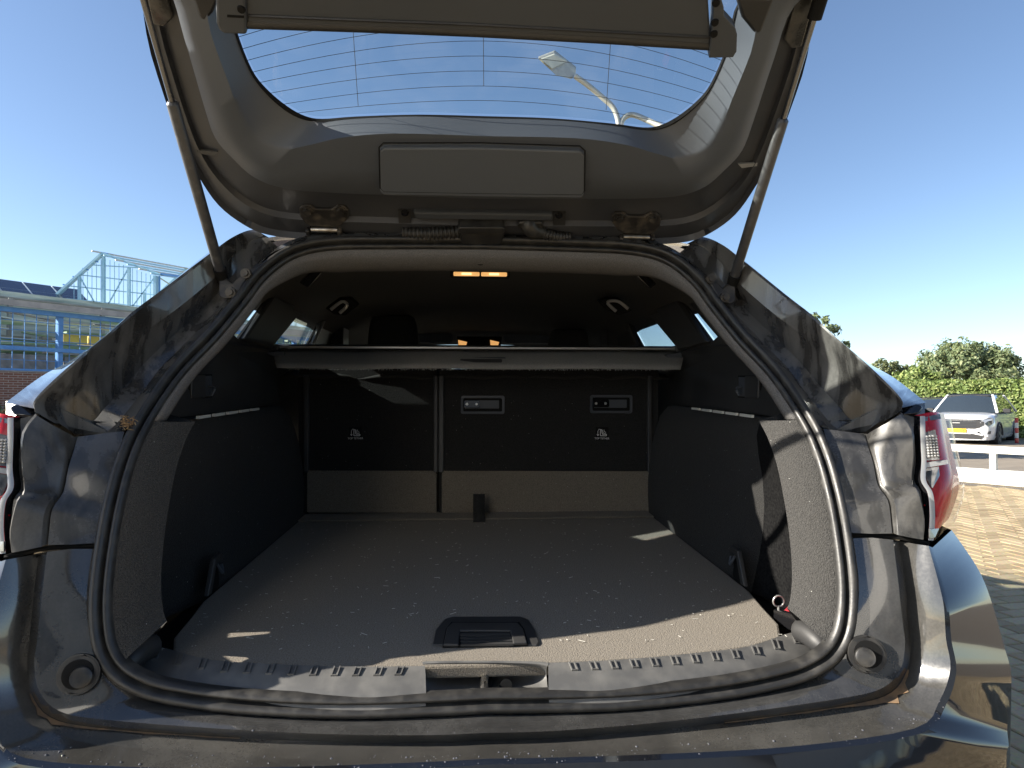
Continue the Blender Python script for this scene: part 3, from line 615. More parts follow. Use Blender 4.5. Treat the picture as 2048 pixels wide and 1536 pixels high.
    LR = [  # rows: inner edge, middle, corner, outer edge wrapping forward
        [(1842, 830, 1.04), (1868, 824, 1.035), (1884, 822, 1.045), (1894, 826, 1.08), (1898, 830, 1.2)],
        [(1843, 870, 1.027), (1872, 866, 1.018), (1892, 864, 1.03), (1903, 866, 1.07), (1906, 868, 1.2)],
        [(1845, 920, 1.018), (1878, 918, 1.006), (1902, 916, 1.015), (1914, 915, 1.06), (1916, 915, 1.2)],
        [(1844, 958, 1.003), (1882, 958, .992), (1908, 955, 1.0), (1923, 950, 1.045), (1925, 950, 1.2)],
        [(1858, 985, .99), (1888, 990, .985), (1910, 988, .995), (1924, 975, 1.04), (1926, 970, 1.2)],
        [(1862, 1030, .98), (1886, 1034, .98), (1904, 1024, .995), (1916, 1005, 1.035), (1920, 998, 1.2)],
        [(1859, 1078, .97), (1872, 1078, .975), (1890, 1058, .99), (1904, 1036, 1.03), (1910, 1022, 1.2)]]
    rowsL = [[T(*q) for q in r[:4]] for r in LR]
    for r_l in rowsL: r_l.append(r_l[3] + V((sgn * .004, .13, 0)))
    cl0 = [spl([r[j] for r in rowsL], 6) for j in range(5)]; tr_ = [spl([c_[i] for c_ in cl0], 3) for i in range(len(cl0[0]))]; colsL = [[t_[j] for t_ in tr_] for j in (0, 3, 6, 9, 12)]; colsF = [[t_[j] for t_ in tr_] for j in range(13)]
    hous = [[p + V((-sgn * dxx, dyy, 0)) for p in cl] for cl, dxx, dyy in zip(colsL, (.0, .0, .002, .002, .002), (.016, .013, .010, .004, .0))]
    tl = grid("tail_lamp", hous, red, car, ang=60)
    grid("lamp_cover", colsF, lens, tl, ang=180)
    grid("lamp_rim", [[p + V((-sgn * .002, -.0005, 0)) for p in colsL[0]], [p + V((sgn * .002, -.003, 0)) for p in colsL[0]], [p + V((sgn * .005, -.003, 0)) for p in colsL[0]], [p + V((sgn * .007, .003, 0)) for p in colsL[0]]], satin, tl)
    grid("lamp_side_wall", [[p + V((-sgn * .002, .0, 0)) for p in colsL[0]], [p + V((-sgn * .006, .05, 0)) for p in colsL[0]]], gloss_blk, tl)
    def cell(q, mt, nm, dy=.012, th=.004):
        dy *= .55; q = [(x + 3, y, yy) for x, y, yy in q]
        return MB().prism([T(x, y, yy - (.088 if y < 980 else .072), dy) for x, y, yy in q], (0, th, 0)).build(nm, mt, tl, smooth=False)
    cell([(1847, 866, 1.113), (1873, 858, 1.106), (1882, 918, 1.094), (1849, 920, 1.105)], clearl, "reversing_lens", .010)
    for r_ in range(8):
        for c_ in range(4):
            p = T(1857 + c_ * 6 + r_ * .6, 872 + r_ * 5.6 - c_ * .4, 1.020 - r_ * .0018, .004)
            MB().tube([p, p + V((0, -.003, 0))], [.0026, .0012], 6).build("reflector_facet", satin, tl)
    cell([(1850, 924, 1.103), (1894, 918, 1.092), (1896, 926, 1.09), (1850, 934, 1.101)], satin, "lamp_divider", .004)
    cell([(1850, 936, 1.10), (1880, 932, 1.09), (1882, 950, 1.086), (1868, 975, 1.075), (1851, 958, 1.098)], clearl, "indicator_lens", .010)
    cell([(1846, 834, 1.127), (1882, 826, 1.128), (1884, 836, 1.125), (1846, 842, 1.124)], clearl, "lamp_top_lens", .010)
    cell([(1862, 1058, 1.034), (1880, 1056, 1.045), (1872, 1074, 1.034), (1862, 1076, 1.03)], clearl, "lamp_foot_lens", .008)
    for q in ([(1868, 980, 1.07), (1900, 1010, 1.07)], [(1864, 1012, 1.055), (1893, 1038, 1.06)], [(1880, 990, 1.064), (1888, 1036, 1.055)]):
        MB().tube([T(x, y, yy - .078, .016) for x, y, yy in q], .0016, 6).build("lens_rib", red, tl)

# ---- bumper with the loading ledge
kS = hk([(1701, 1075, 1.008), (1711, 1150, .985), (1713, 1215, .97), (1703, 1270, .96), (1680, 1312, .955), (1640, 1344, .95), (1580, 1368, .95), (1450, 1395, .945), (1264, 1416, .94), (1100, 1422, .94), (960, 1424, .94)])
kK1 = hk([(1787, 1078, 0.98), (1797, 1160, 0.955), (1806, 1240, 0.94), (1811, 1285, 0.932), (1803, 1335, 0.922), (1770, 1372, .92), (1700, 1392, .915), (1500, 1422, .91), (1300, 1446, .905), (1100, 1462, .90), (960, 1466, .90)])
kK1b = hk([(1800, 1080, 0.998), (1810, 1160, 0.974), (1818, 1240, 0.959), (1822, 1285, 0.951), (1815, 1338, 0.94), (1783, 1384, .932), (1705, 1408, .925), (1500, 1438, .92), (1300, 1461, .915), (1100, 1477, .912), (960, 1481, .912)])
kM = hk([(1832, 1086, 0.97), (1848, 1170, 0.945), (1855, 1235, 0.932), (1860, 1285, 0.924), (1858, 1345, 0.916), (1830, 1405, 0.904), (1760, 1438, .90), (1540, 1468, .89), (1320, 1487, .886), (1100, 1500, .883), (960, 1504, .883)])
kK2 = hk([(1858, 1090, 0.955), (1880, 1170, 0.93), (1889, 1215, 0.918), (1893, 1275, 0.91), (1902, 1335, 0.898), (1880, 1400, 0.886), (1830, 1455, 0.872), (1600, 1490, .868), (1350, 1506, .862), (1100, 1515, .858), (960, 1518, .858)])
kE0 = hk([(1866, 1093, 0.958), (1890, 1172, 0.93), (1899, 1217, 0.917), (1904, 1278, 0.908), (1914, 1340, 0.895), (1893, 1408, 0.881), (1840, 1466, 0.866), (1605, 1502, .86), (1350, 1518, .854), (1100, 1527, .85), (960, 1530, .85)])
kE1 = hk([(1904, 1058, 1.04), (1955, 1132, 1.0), (1982, 1195, 0.975), (2008, 1285, 0.95), (2024, 1350, 0.93), (2016, 1440, 0.9), (1985, 1530, 0.862), (1660, 1575, .838), (1350, 1590, .832), (1100, 1598, .83), (960, 1600, .83)])
kE2 = [V((p.x * 1.0, p.y + .0, p.z - .10 - .10 * i / len(kE1))) for i, p in enumerate(kE1)]
kE3 = [V((p.x * .97, p.y + .03, .36)) for p in kE1]
kE4 = [V((p.x * .93, p.y + .12, .20)) for p in kE1]
def both(h): return [mir(p) for p in h] + list(reversed(h))[1:]
bump_rows = [[p + V((0, .03, -.005)) for p in kS], kS, [a.lerp(b, .5) + V((0, -.003, .003)) for a, b in zip(kS, kK1)], kK1]
lg = grid("loading_ledge", [both(r) for r in bump_rows], ledge, car, ang=40)
bump2 = [kK1, [a.lerp(b, .12) for a, b in zip(kK1, kK1b)], kK1b, kM, kK2]
bl = grid("bumper_step", [both(r) for r in bump2], step_m, car, ang=30)
bo = grid("rear_bumper", [both(r) for r in (kK2, kE0, kE1, kE2, kE3, kE4)], M("glossy_black_paint", (.006, .007, .010), .06, coat=1, col2=(.008, .009, .012), vs=3), car, ang=32)
for sgn in (1, -1):                                   # flank between bumper and rear wheel
    g = (lambda p: p.copy()) if sgn > 0 else mir
    e = kE1[:20]
    grid("bumper_corner", [[g(p) for p in e], [g(V((min(.85, p.x + .03), p.y + .14, p.z))) for p in e], [g(V((.85, 1.60, p.z))) for p in e]], paint, car, ang=60)
    # bump stop in the ledge
    c = P(1735, 1306, .936); nn = V((-.25, -.9, .30)).normalized()
    if sgn < 0: c = mir(c); nn.x = -nn.x
    bs_ = MB().tube([c - nn * .002, c + nn * .004, c + nn * .005, c + nn * .003], [.027, .0265, .024, .0215], 28).build("bump_stop", rubber, car, ang=40)
    MB().disc(c + nn * .0052, nn, .0195, .0012, 24).build("stop_well", matt_blk, bs_)
    MB().tube([c + nn * .005 - V((sgn * .005, 0, .004)), c + nn * .013 - V((sgn * .006, 0, .004)), c + nn * .0135 - V((sgn * .006, 0, .004))], [.0145, .0135, .011], 22).build("stop_button", rubber, bs_, ang=50)
    # rusty dust in the corner of the step
    t = [a.lerp(b, .5) + V((0, -.004, .002)) for a, b in zip(kK1b, kM)]
    d0 = [g(p + V((0, -.0012, .0012))) for p in kK1b[16:30]]; d1 = [g(a.lerp(b, (.10 + .55 * math.sin(math.pi * min(1, i / 9)) ** 2 * (1 if sgn > 0 else .3)) * (.7 + .3 * math.sin(i * 2.7))) + V((0, -.0014, .0014))) for i, (a, b) in enumerate(zip(kK1b[16:30], kM[16:30]))]
    grid("dust_deposit", [d0, d1], dirt_br, car)
# water beads on ledge and bumper
bead = M("water_bead", (.10, .10, .11), .03, spec=1.0, coat=1)
bm = bmesh.new(); bmesh.ops.create_icosphere(bm, subdivisions=2, radius=1); bead_me = bpy.data.meshes.new("bead"); bm.to_mesh(bm and bead_me); bm.free()
bv = [v.co.copy() for v in bead_me.vertices]; bf = [tuple(p.vertices) for p in bead_me.polygons]
wb = MB()
def drops(r0, r1, cnt, lo, hi, smin, smax, left=True):
    for _ in range(cnt):
        i = rnd.randrange(lo, hi); u = rnd.random(); t = rnd.random()
        a = r0[i].lerp(r0[i + 1], u); b = r1[i].lerp(r1[i + 1], u); p = a.lerp(b, t); s = smin + (smax - smin) * rnd.random() ** 2.5
        if left and rnd.random() < .5: p = mir(p)
        wb.add([p + V((v.x * s, v.y * s * 1.1, v.z * s * .7)) for v in bv], bf)
drops(kM, kK2, 150, 22, 39, .0005, .0019); drops(kS, kK1, 110, 28, 39, .0006, .0018); drops(kK2, kE0, 70, 20, 39, .0005, .0015); drops(kS, kK1, 60, 4, 18, .0005, .0012)
wbo = wb.build("water_beads", bead, car, ang=180); wbo["kind"] = "stuff"
# licence plate side of the bumper stays below the picture; pine needles in the left gutter corner
nd = MB()
for _ in range(46):
    c = mir(P(1640 + rnd.gauss(0, 5), 846 + rnd.gauss(0, 4), 1.098)) + V((0, -.006 + rnd.gauss(0, .003), rnd.random() * .01))
    d = V((rnd.gauss(0, 1), rnd.gauss(0, .6), rnd.gauss(0, .4))).normalized() * rnd.uniform(.003, .008)
    nd.bar(c - d, c + d, .0011, .0008)
ndo = nd.build("pine_needles", straw, None); ndo.matrix_world = car.matrix_world.copy()
tag(ndo, "small heap of dry brown pine needles caught in the gutter corner above the panel", "pine needles", kind="stuff")

# ---------------------------------------------------------------- tailgate
HA = math.radians(30); HPT = V((0, 1.45, 1.432)); HD = V((0, -math.cos(HA), math.sin(HA))); HN = V((0, -math.sin(HA), -math.cos(HA)))   # HN points down, to the viewer
def H(px, py, o=0): return PP(px, py, HPT + HN * o, HN)
def hh(keys, o, tail, n=4):
    pts = []
    for x, y in keys:
        p = H(x, y, o)
        if x == 960: p.x = 0
        pts.append(p)
    for x, s in tail: pts.append(HPT + HD * s + HN * o + V((x, 0, 0)))
    return spl(pts, n)
KO = [(960, 486), (1150, 487), (1300, 488), (1376, 482), (1422, 464), (1470, 428), (1510, 372), (1548, 300), (1603, 150), (1644, 0)]
KT = [(960, 395), (1150, 395), (1290, 393), (1360, 386), (1410, 366), (1450, 330), (1483, 293), (1505, 235), (1545, 110), (1587, 0)]
KR = [(960, 272), (1150, 276), (1250, 289), (1310, 306), (1365, 318), (1410, 304), (1440, 256), (1462, 200), (1500, 105), (1532, 0)]
KG = [(960, 232), (1100, 236), (1220, 246), (1285, 254), (1318, 250), (1352, 233), (1390, 203), (1420, 166), (1452, 90), (1476, 0)]
tO = [(.56, .62), (.57, .75), (.55, .88), (.48, .99), (.25, 1.03), (0, 1.04)]
tT = [(.505, .62), (.50, .72), (.47, .82), (.41, .90), (.22, .935), (0, .945)]
tR = [(.47, .61), (.46, .70), (.43, .76), (.37, .80), (.2, .82), (0, .825)]
tG = [(.425, .60), (.42, .66), (.395, .705), (.33, .735), (.18, .75), (0, .752)]
hO = hh(KO, .024, tO); hO2 = [V((p.x * .955, p.y, p.z)) - HN * .05 + HD * .03 * (1 if abs(p.x) < .5 else 0) for p in hO]
hOm = hh(KO, .010, tO)
hT, hTi, hR, hG, hG2 = hh(KT, .02, tT), hh(KT, .036, tT), hh(KR, .060, tR), hh(KG, .012, tG), hh(KG, -.004, tG)
def hl(h): return h + [mir(p) for p in reversed(h[1:-1])]
mid = [a.lerp(b, .45) + HN * .006 for a, b in zip(hOm, hT)]
step = [a.lerp(b, .5) - HN * .004 for a, b in zip(hOm, hT)]
tg_ = grid("tailgate", [hl(r) for r in (hO2, hO, [a.lerp(b, .1) for a, b in zip(hOm, hT)], mid, step, hT)], M("tailgate_paint", (.036, .039, .047), .42, spec=.4, coat=.15, col2=(.058, .060, .066), vs=8, vlo=.4, vhi=.75, vdet=8, rough2=.6), car, closed=True, ang=25)
ctr = [a.lerp(b, .5) + HN * .008 for a, b in zip(hTi, hR)]
rim = [a.lerp(b, .06) + HN * .012 for a, b in zip(hTi, hR)]
inn = [a.lerp(b, .5) + HN * -.004 for a, b in zip(hR, hG)]
it = grid("tailgate_trim", [hl(r) for r in (hT, hTi, rim, ctr, hR, [a.lerp(b, .12) - HN * .002 for a, b in zip(hR, hG)], inn, [a.lerp(b, .9) - HN * .002 for a, b in zip(hR, hG)])], hatch_trim, tg_, closed=True, ang=70)
grid("window_gasket", [hl(r) for r in ([a.lerp(b, .9) for a, b in zip(hR, hG)], [a.lerp(b, .94) + HN * .002 for a, b in zip(hR, hG)], hG, hG2)], matt_blk, tg_, closed=True, ang=40)
# outer skin of the tailgate (seen from outside only)
sk = hl([a.lerp(b, .82) - HN * .012 for a, b in zip(hO2, hG)]); so_ = hl(hO2)
grid("tailgate_skin", [so_, hl([a.lerp(b, .4) - HN * .03 for a, b in zip(hO2, hG)]), sk], paint, tg_, closed=True, ang=60)
# heated glass
gl_ = hl([p - HN * .006 for p in hG]); cg = sum(gl_, V()) / len(gl_)
MB().add(gl_ + [cg], [(i, (i + 1) % len(gl_), len(gl_)) for i in range(len(gl_))]).build("rear_glass", tint, tg_, ang=180)
wire = M("heater_wire", (.02, .018, .014), .5)
ends = [(469, 77, 1461), (476, 101, 1455), (485, 124, 1446), (497, 147, 1437), (510, 168, 1424), (526, 190, 1407), (550, 212, 1383), (577, 229, 1356)]
cy = [-8, 22, 52, 82, 112, 142, 172, 201]
for (xl, yl, xr), yc in zip(ends, cy):
    q = []
    for k in range(25):
        t = k / 24; x = xl + (xr - xl) * t; u = 2 * t - 1
        yr = yl + 24
        y = yc + ((yl + (yr - yl) * t) - yc) * abs(u) ** 1.9 + 10 * u * (1 - u * u) * .4
        q.append(H(x, y, -.003))
    MB().tube(q, .00055, 4).build("heater_wire", wire, tg_)
for a, b in (((703, 40), (715, 212)), ((965, 50), (966, 172)), ((1221, 60), (1211, 219))): MB().tube([H(*a, -.003), H(*b, -.003)], .0005, 4).build("heater_wire", wire, tg_)
# access panel in the trim
def lerpp(px, py, o): return H(px, py, o)
ap_ = [(758, 296), (766, 288), (960, 287), (1158, 293), (1168, 302), (1167, 380), (1161, 387), (960, 385), (768, 382), (760, 375)]
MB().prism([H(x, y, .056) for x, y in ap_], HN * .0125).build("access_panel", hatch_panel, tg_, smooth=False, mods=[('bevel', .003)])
jn = [H(960 + (x - 960) * 1.004, 337 + (y - 337) * 1.03, .0675) for x, y in ap_]
MB().tube(jn, .0013, 6, closed=True).build("panel_gap", matt_blk, tg_)
# hinges, bolts and wiring
hinge_m = M("hinge_steel", (.03, .028, .027), .45, metal=.3, col2=(.12, .105, .085), vs=45, vlo=.45, vhi=.75, vdet=8, rough2=.7)
for x0, y0 in ((648, 421), (1272, 434)):
    hp_ = [(-50, -7), (-43, -14), (-27, -14), (-18, -7), (16, -6), (27, -14), (40, -13), (49, -4), (47, 12), (38, 24), (30, 30), (-28, 28), (-38, 22), (-48, 8)]
    hg = MB().prism([H(x0 + x, y0 + y, .014) for x, y in hp_], HN * .007).build("hinge", hinge_m, tg_, smooth=False, mods=[('bevel', .0025)])
    for dx, dy in ((-34, 0), (32, 0)):
        c = H(x0 + dx, y0 + dy, .021); MB().tube([c, c + HN * .002, c + HN * .0021, c + HN * .009], [.0125, .012, .0085, .008], 6).build("hinge_bolt", hinge_m, tg_, smooth=False)
    MB().tube([H(x0 - 26, y0 + 39, .022), H(x0 + 26, y0 + 40, .022)], .0058, 12).build("hinge_pin", steel, tg_)
    for dx in (-31, 31): MB().obox(H(x0 + dx, y0 + 42, .016), (.005, 0, 0), HD * .012, HN * .012).build("hinge_lug", hinge_m, tg_, mods=[('bevel', .003)])
    MB().prism([H(x0 + x, y0 + y, .010) for x, y in ((-30, 22), (30, 23), (24, 38), (-24, 37))], HN * .008).build("hinge_arm", gloss_blk, tg_, smooth=False)
for px, py in ((809, 425), (1117, 429)):
    MB().prism([H(px + x, py + y, .012) for x, y in ((-13, -9), (13, -9), (12, 16), (-12, 16))], HN * .008).build("trim_tab", plastic, tg_, smooth=False)
    c = H(px, py, .02); MB().tube([c, c + HN * .005, c + HN * .0052], [.0085, .007, .004], 14).build("trim_screw", gloss_blk, tg_)
MB().prism([H(x, y, .012) for x, y in ((826, 414), (1104, 418), (1104, 431), (832, 428))], HN * .016).build("lamp_housing", trimgrey, tg_, smooth=False, mods=[('bevel', .004)])
MB().prism([H(x, y, .004) for x, y in ((826, 430), (1104, 433), (1225, 442), (1225, 449), (826, 447), (700, 443), (700, 438))], HN * .006).build("housing_gap", matt_blk, tg_, smooth=False)
def boot(p0, p1, r, cnt, nm):
    q, rr = [], []
    for k in range(cnt * 4 + 1):
        t = k / (cnt * 4); q.append(p0.lerp(p1, t) + HN * (.004 * math.sin(math.pi * t))); rr.append(r * (1.06 + .20 * math.cos(2 * math.pi * k / 4)) * (1 - .12 * t))
    return MB().tube(q, rr, 14).build(nm, rubber, tg_, ang=180)
boot(H(922, 462, .022), H(806, 466, .022), .0135, 15, "wiring_boot"); boot(H(1080, 464, .024), H(1136, 474, .02), .012, 9, "wiring_boot")
MB().prism([H(x, y, .010) for x, y in rrect(918, 434, 1006, 476, 14)], HN * .030).build("boot_block", rubber, tg_, mods=[('bevel', .006)])
MB().prism([H(x, y, .010) for x, y in rrect(915, 430, 1008, 442, 6)], HN * .036).build("block_collar", rubber, tg_, mods=[('bevel', .003)])
MB().tube(spl([H(1058, 440, .012), H(1058, 452, .024), H(1066, 461, .027), H(1084, 465, .024)], 4), [.0175] * 9 + [.016, .0145, .014, .0135], 16).build("boot_elbow", rubber, tg_, ang=180)
MB().prism([H(x, y, .010) for x, y in rrect(1034, 432, 1085, 447, 7)], HN * .018).build("elbow_collar", rubber, tg_, mods=[('bevel', .003)])
# blind board hung under the glass, held by two end brackets
bd = MB(); o0 = .085
bd.prism([H(x, y, o0) for x, y in ((494, 44), (955, 60), (1418, 84), (1400, -190), (940, -210), (480, -215))], HN * .012)
bo_ = bd.build("blind_board", trimgrey, tg_, smooth=False, mods=[('bevel', .003)])
MB().tube([H(x, y, o0 + .006) for x, y in ((492, 46), (720, 53), (955, 62), (1190, 74), (1420, 88))], .0085, 12).build("board_edge_roll", plastic, bo_)
MB().tube([H(x, y, o0 + .013) for x, y in ((494, 33), (955, 50), (1418, 74))], .0022, 6).build("board_bead", plastic, bo_)
bl_ = [(434, -60), (436, 30), (441, 43), (452, 51), (497, 53), (494, -60)]
br_ = [(1424, -60), (1440, -5), (1441, 12), (1463, 36), (1467, 50), (1466, 84), (1459, 96), (1411, 97), (1412, 84), (1419, 20), (1420, -60)]
for q in (bl_, br_): MB().prism([H(x, y, o0 - .004) for x, y in q], HN * .022).build("board_bracket", trimgrey, bo_, smooth=False, mods=[('bevel', .004)])
for px, py in ((481, 19), (1430, 4), (1428, 43), (1426, 66)):
    c = H(px, py, o0 + .0175); MB().tube([c, c + HN * .003, c + HN * .0031], [.0058, .005, .003], 12).build("bracket_screw", matt_blk, bo_)
MB().prism([H(x, y, o0 + .0165) for x, y in ((453, 29), (487, 31), (487, 36), (453, 34))], HN * .002).build("bracket_slot", matt_blk, bo_, smooth=False)
# trim gussets at the far top of the glass
MB().prism([H(x, y, .03) for x, y in ((1462, -30), (1474, 12), (1500, 44), (1512, 44), (1540, -30))], HN * .03).build("trim_gusset", plastic, tg_, mods=[('bevel', .006)])
MB().prism([H(x, y, .03) for x, y in ((390, -30), (404, 12), (415, 22), (432, 4), (446, -30))], HN * .03).build("trim_gusset", plastic, tg_, mods=[('bevel', .006)])
# pads and clips in the tailgate gutter
for sgn in (1, -1):
    g = (lambda p: p) if sgn > 0 else mir
    MB().prism([g(p) for p in [H(x, y, .020) for x, y in ((1566, 74), (1580, 92), (1600, 88), (1624, 0), (1606, -40), (1592, -20))]], HN * .006).build("gutter_pad", bezel, tg_, smooth=False, mods=[('bevel', .002)])
    MB().prism([g(p) for p in [H(x, y, .016) for x, y in ((1474, 324), (1482, 332), (1512, 328), (1513, 322))]], HN * .004).build("gutter_clip", satin if sgn > 0 else bezel, tg_, smooth=False)
# gas struts
for sgn in (1, -1):
    g = (lambda p: p) if sgn > 0 else mir
    b0 = P(1464, 566, 1.325); b3 = H(1636, 6, .045); ax = b3 - b0
    # where the body ends on screen: y = 240
    tb = .5
    for _ in range(60):
        q = b0 + ax * tb; d = q - CAM; yy = 768 - FPX * d.dot(BC[2]) / d.dot(BC[0])
        tb += (yy - 240) * .0006
    b1 = b0 + ax * .03; b2 = b0 + ax * tb
    st = MB().tube([g(p) for p in (b1, b2, b2 + ax.normalized() * .001, b2 + ax.normalized() * .004)], [.0098, .0098, .009, .0065], 16).build("gas_strut", strut_m, car, ang=40)
    MB().tube([g(b2), g(b3)], .0046, 12).build("strut_rod", chrome, st)
    MB().tube([g(b0 - ax.normalized() * .012), g(b0 + ax.normalized() * .022)], [.0105, .0125], 12).build("strut_socket", matt_blk, st)
    MB().tube([g(b3 - ax.normalized() * .02), g(b3 + ax.normalized() * .02)], .011, 12).build("strut_socket", matt_blk, st)
    pl_ = [(1412, 552), (1424, 552), (1446, 575), (1470, 555), (1472, 600), (1462, 606), (1446, 603), (1432, 588)]
    sb = MB().prism([g(P(x, y, 1.325 + (y - 552) * -.0004)) for x, y in pl_], (0, .012, 0)).build("strut_bracket", hinge_m, st, smooth=False, mods=[('bevel', .003)])
    for px, py in ((1421, 557), (1449, 594)):
        c = g(P(px, py, 1.322 - (py - 552) * .0004)); MB().tube([c + V((0, .006, 0)), c + V((0, -.004, 0)), c + V((0, -.0042, 0)), c + V((0, -.009, 0))], [.011, .0105, .007, .0065], 8).build("bracket_bolt", hinge_m, st, smooth=False)

# ---------------------------------------------------------------- cargo cover across the seat tops: lifts out, so a thing of its own
cv = empty("cargo_cover"); cv.matrix_world = car.matrix_world.copy()
tag(cv, "retracted black cargo cover roller spanning the boot above the rear seat backs", "cargo cover")
cass = MB(); a, b = P(545, 694, 2.06), P(1366, 696, 2.06)
cass.grid([[V((x, 2.09 + .035 * math.cos(t), a.z - .012 + .021 * math.sin(t))) for t in [2 * math.pi * k / 20 for k in range(20)]] for x in (a.x, b.x)], True)
cass.build("roller_tube", plastic, cv, ang=60)
MB().box(a.x, b.x, 2.04, 2.052, a.z - .006, a.z + .002).build("slot_lip", satin, cv, mods=[('bevel', .002)])
ft = [(548, 702, 2.045), (760, 702, 2.045), (960, 702, 2.045), (1160, 702, 2.045), (1362, 702, 2.045)]
fl_rows = []
for u, yy, dp in ((0, 701, 2.045), (.25, 708, 2.015), (.5, 717, 1.985), (.75, 727, 1.96), (1, 737, 1.935)):
    inset = 14 * max(0, u - .55) ** 1.2
    xs = [548 + inset] + [560 + i * (1352 - 560) / 18 + (inset if i == 0 else -inset if i == 18 else 0) for i in range(19)] + [1366 - inset]
    fl_rows.append([P(x, yy + .8 * math.sin(x * .02), dp) for x in xs])
cover_cloth = M("cover_cloth", (.20, .195, .185), .75, spec=.25, col2=(.26, .25, .235), vs=300, bump=.3, bs=900, bdist=.0008)
flap = grid("cover_flap", fl_rows, cover_cloth, cv, ang=180, mods=[('solid', .004)])
fz = MB(); rf = random.Random(3)
for i in range(420):
    x = rf.uniform(575, 1345); p = P(x, 737, 1.934); q = P(x + rf.uniform(-2, 2), 737 + rf.uniform(1, 4.5), 1.934)
    fz.bar(p, q, .0012, .0012)
fzo = fz.build("frayed_edge", M("fray", (.22, .22, .21), .9), flap); fzo["kind"] = "stuff"
hd_ = MB().prism([P(x, y, 1.972 - (y - 722) * .0022) for x, y in rrect(914, 714, 1012, 730, 3)], (0, .006, 0)).build("cover_handle", trimgrey, flap, smooth=False, mods=[('bevel', .002)])
MB().prism([P(x, y, 1.968 - (y - 722) * .0022) for x, y in rrect(920, 718, 1004, 725, 2)], (0, .004, 0)).build("handle_slot", plastic, hd_, smooth=False)
for sgn in (1, -1):
    q = [(1352, 690), (1380, 690), (1392, 700), (1386, 708), (1362, 708), (1352, 702)] if sgn > 0 else [(558, 690), (532, 686), (522, 694), (524, 702), (548, 708), (556, 702)]
    MB().prism([P(x, y, 2.03) for x, y in q], (0, .08, .0)).build("end_cap", plastic, cv, smooth=False, mods=[('bevel', .004)])
    q = [(1330, 708), (1362, 704), (1366, 716), (1352, 730)] if sgn > 0 else [(530, 706), (566, 703), (568, 712), (548, 714)]
    MB().prism([P(x, y, 1.99) for x, y in q], (0, .02, 0)).build("end_lug", trimgrey, cv, smooth=False, mods=[('bevel', .002)])

# ---------------------------------------------------------------- tow eye and tool box in the right side pocket
te = empty("towing_eye"); te.matrix_world = car.matrix_world.copy()
tag(te, "small steel towing eye standing up from the tray in the boot corner", "towing eye")
ec = P(1558, 1201, 1.16)
MB().tube([ec + V((.010 * math.cos(t), 0, .010 * math.sin(t))) for t in [2 * math.pi * k / 20 for k in range(20)]], .0016, 8, closed=True).build("ring", satin, te)
MB().tube([ec + V((0, 0, -.009)), ec + V((.002, 0, -.045))], .0022, 8).build("shank", satin, te)
tb_ = empty("tool_box"); tb_.matrix_world = car.matrix_world.copy()
tag(tb_, "little black box with a red printed top in the boot corner behind the sill", "box")
MB().prism([P(1548, 1218, 1.17), P(1600, 1230, 1.10), P(1606, 1216, 1.13), P(1572, 1208, 1.18)], (0, 0, -.03)).build("box_body", gloss_blk, tb_, smooth=False, mods=[('bevel', .001)])
MB().prism([v + V((0, 0, .0006)) for v in (P(1570, 1220, 1.143), P(1598, 1227, 1.105), P(1603, 1218, 1.125), P(1578, 1212, 1.16))], (0, 0, .001)).build("red_print", M("red_print", (.35, .03, .04), .5), tb_, smooth=False)
# ================================================================ the place around the car
rA, rB = G(1925, 964), G(2048, 974.5)
rd = (rB - rA).normalized(); rn = V((-rd.y, rd.x, 0))
if rn.y < 0: rn = -rn
def sm(a, b, x): t = min(1, max(0, (x - a) / (b - a))); return t * t * (3 - 2 * t)
def gz(x, y):
    s = (V((x, y, 0)) - rA).dot(rn)
    return -.27 * sm(.6, 6.5, s) * sm(-2, 3, x)
ax_ = [-900, -300, -120, -60, -30] + [-20 + i * 1.0 for i in range(61)] + [50, 70, 120, 300, 900]
vs = [V((x, y, gz(x, y))) for y in ax_ for x in ax_]; n = len(ax_)
gm = M("road_surface", (.20, .165, .125), .9, col2=(.27, .225, .17), vs=3.0, vlo=.3, vhi=.7, vdet=9, bump=.3, bs=60, bdist=.01)
ground = mk("ground", vs, [(j * n + i, j * n + i + 1, (j + 1) * n + i + 1, (j + 1) * n + i) for j in range(n - 1) for i in range(n - 1)], gm, None)
tag(ground, kind="structure")
# brick paving in herringbone
bed = MB()
bx0, bx1, by0, by1 = -5.0, 10.5, -4.0, 13.0
def clip_s(x, y): return (V((x, y, 0)) - rA).dot(rn)
pc = [(bx0, by0), (bx1, by0)]
# the bed ends at the railing
def rail_at(x): t = (x - rA.x) / rd.x; return (rA + rd * t).y - .02
pc += [(bx1, max(by0 + .1, rail_at(bx1))), (bx0, min(40, rail_at(bx0)))]
bedm = M("joint_sand", (.10, .08, .055), .95, col2=(.16, .13, .09), vs=40)
paving = MB().prism([V((x, y, .0045)) for x, y in pc], (0, 0, -.003)).build("paving", bedm, None, smooth=False); tag(paving, kind="structure")
bmat = bpy.data.materials.new("yellow_brick"); bmat.use_nodes = True
n_, l_ = bmat.node_tree.nodes, bmat.node_tree.links; pb = n_["Principled BSDF"]; pb.inputs["Roughness"].default_value = .88
oi = n_.new("ShaderNodeObjectInfo"); ge = n_.new("ShaderNodeNewGeometry"); ad = n_.new("ShaderNodeMath"); ad.operation = 'ADD'; fc = n_.new("ShaderNodeMath"); fc.operation = 'FRACT'
l_.new(oi.outputs["Random"], ad.inputs[0]); l_.new(ge.outputs["Random Per Island"], ad.inputs[1]); l_.new(ad.outputs[0], fc.inputs[0])
cr = n_.new("ShaderNodeValToRGB"); cr.color_ramp.elements[0].color = (.30, .225, .125, 1); cr.color_ramp.elements[1].color = (.46, .36, .22, 1)
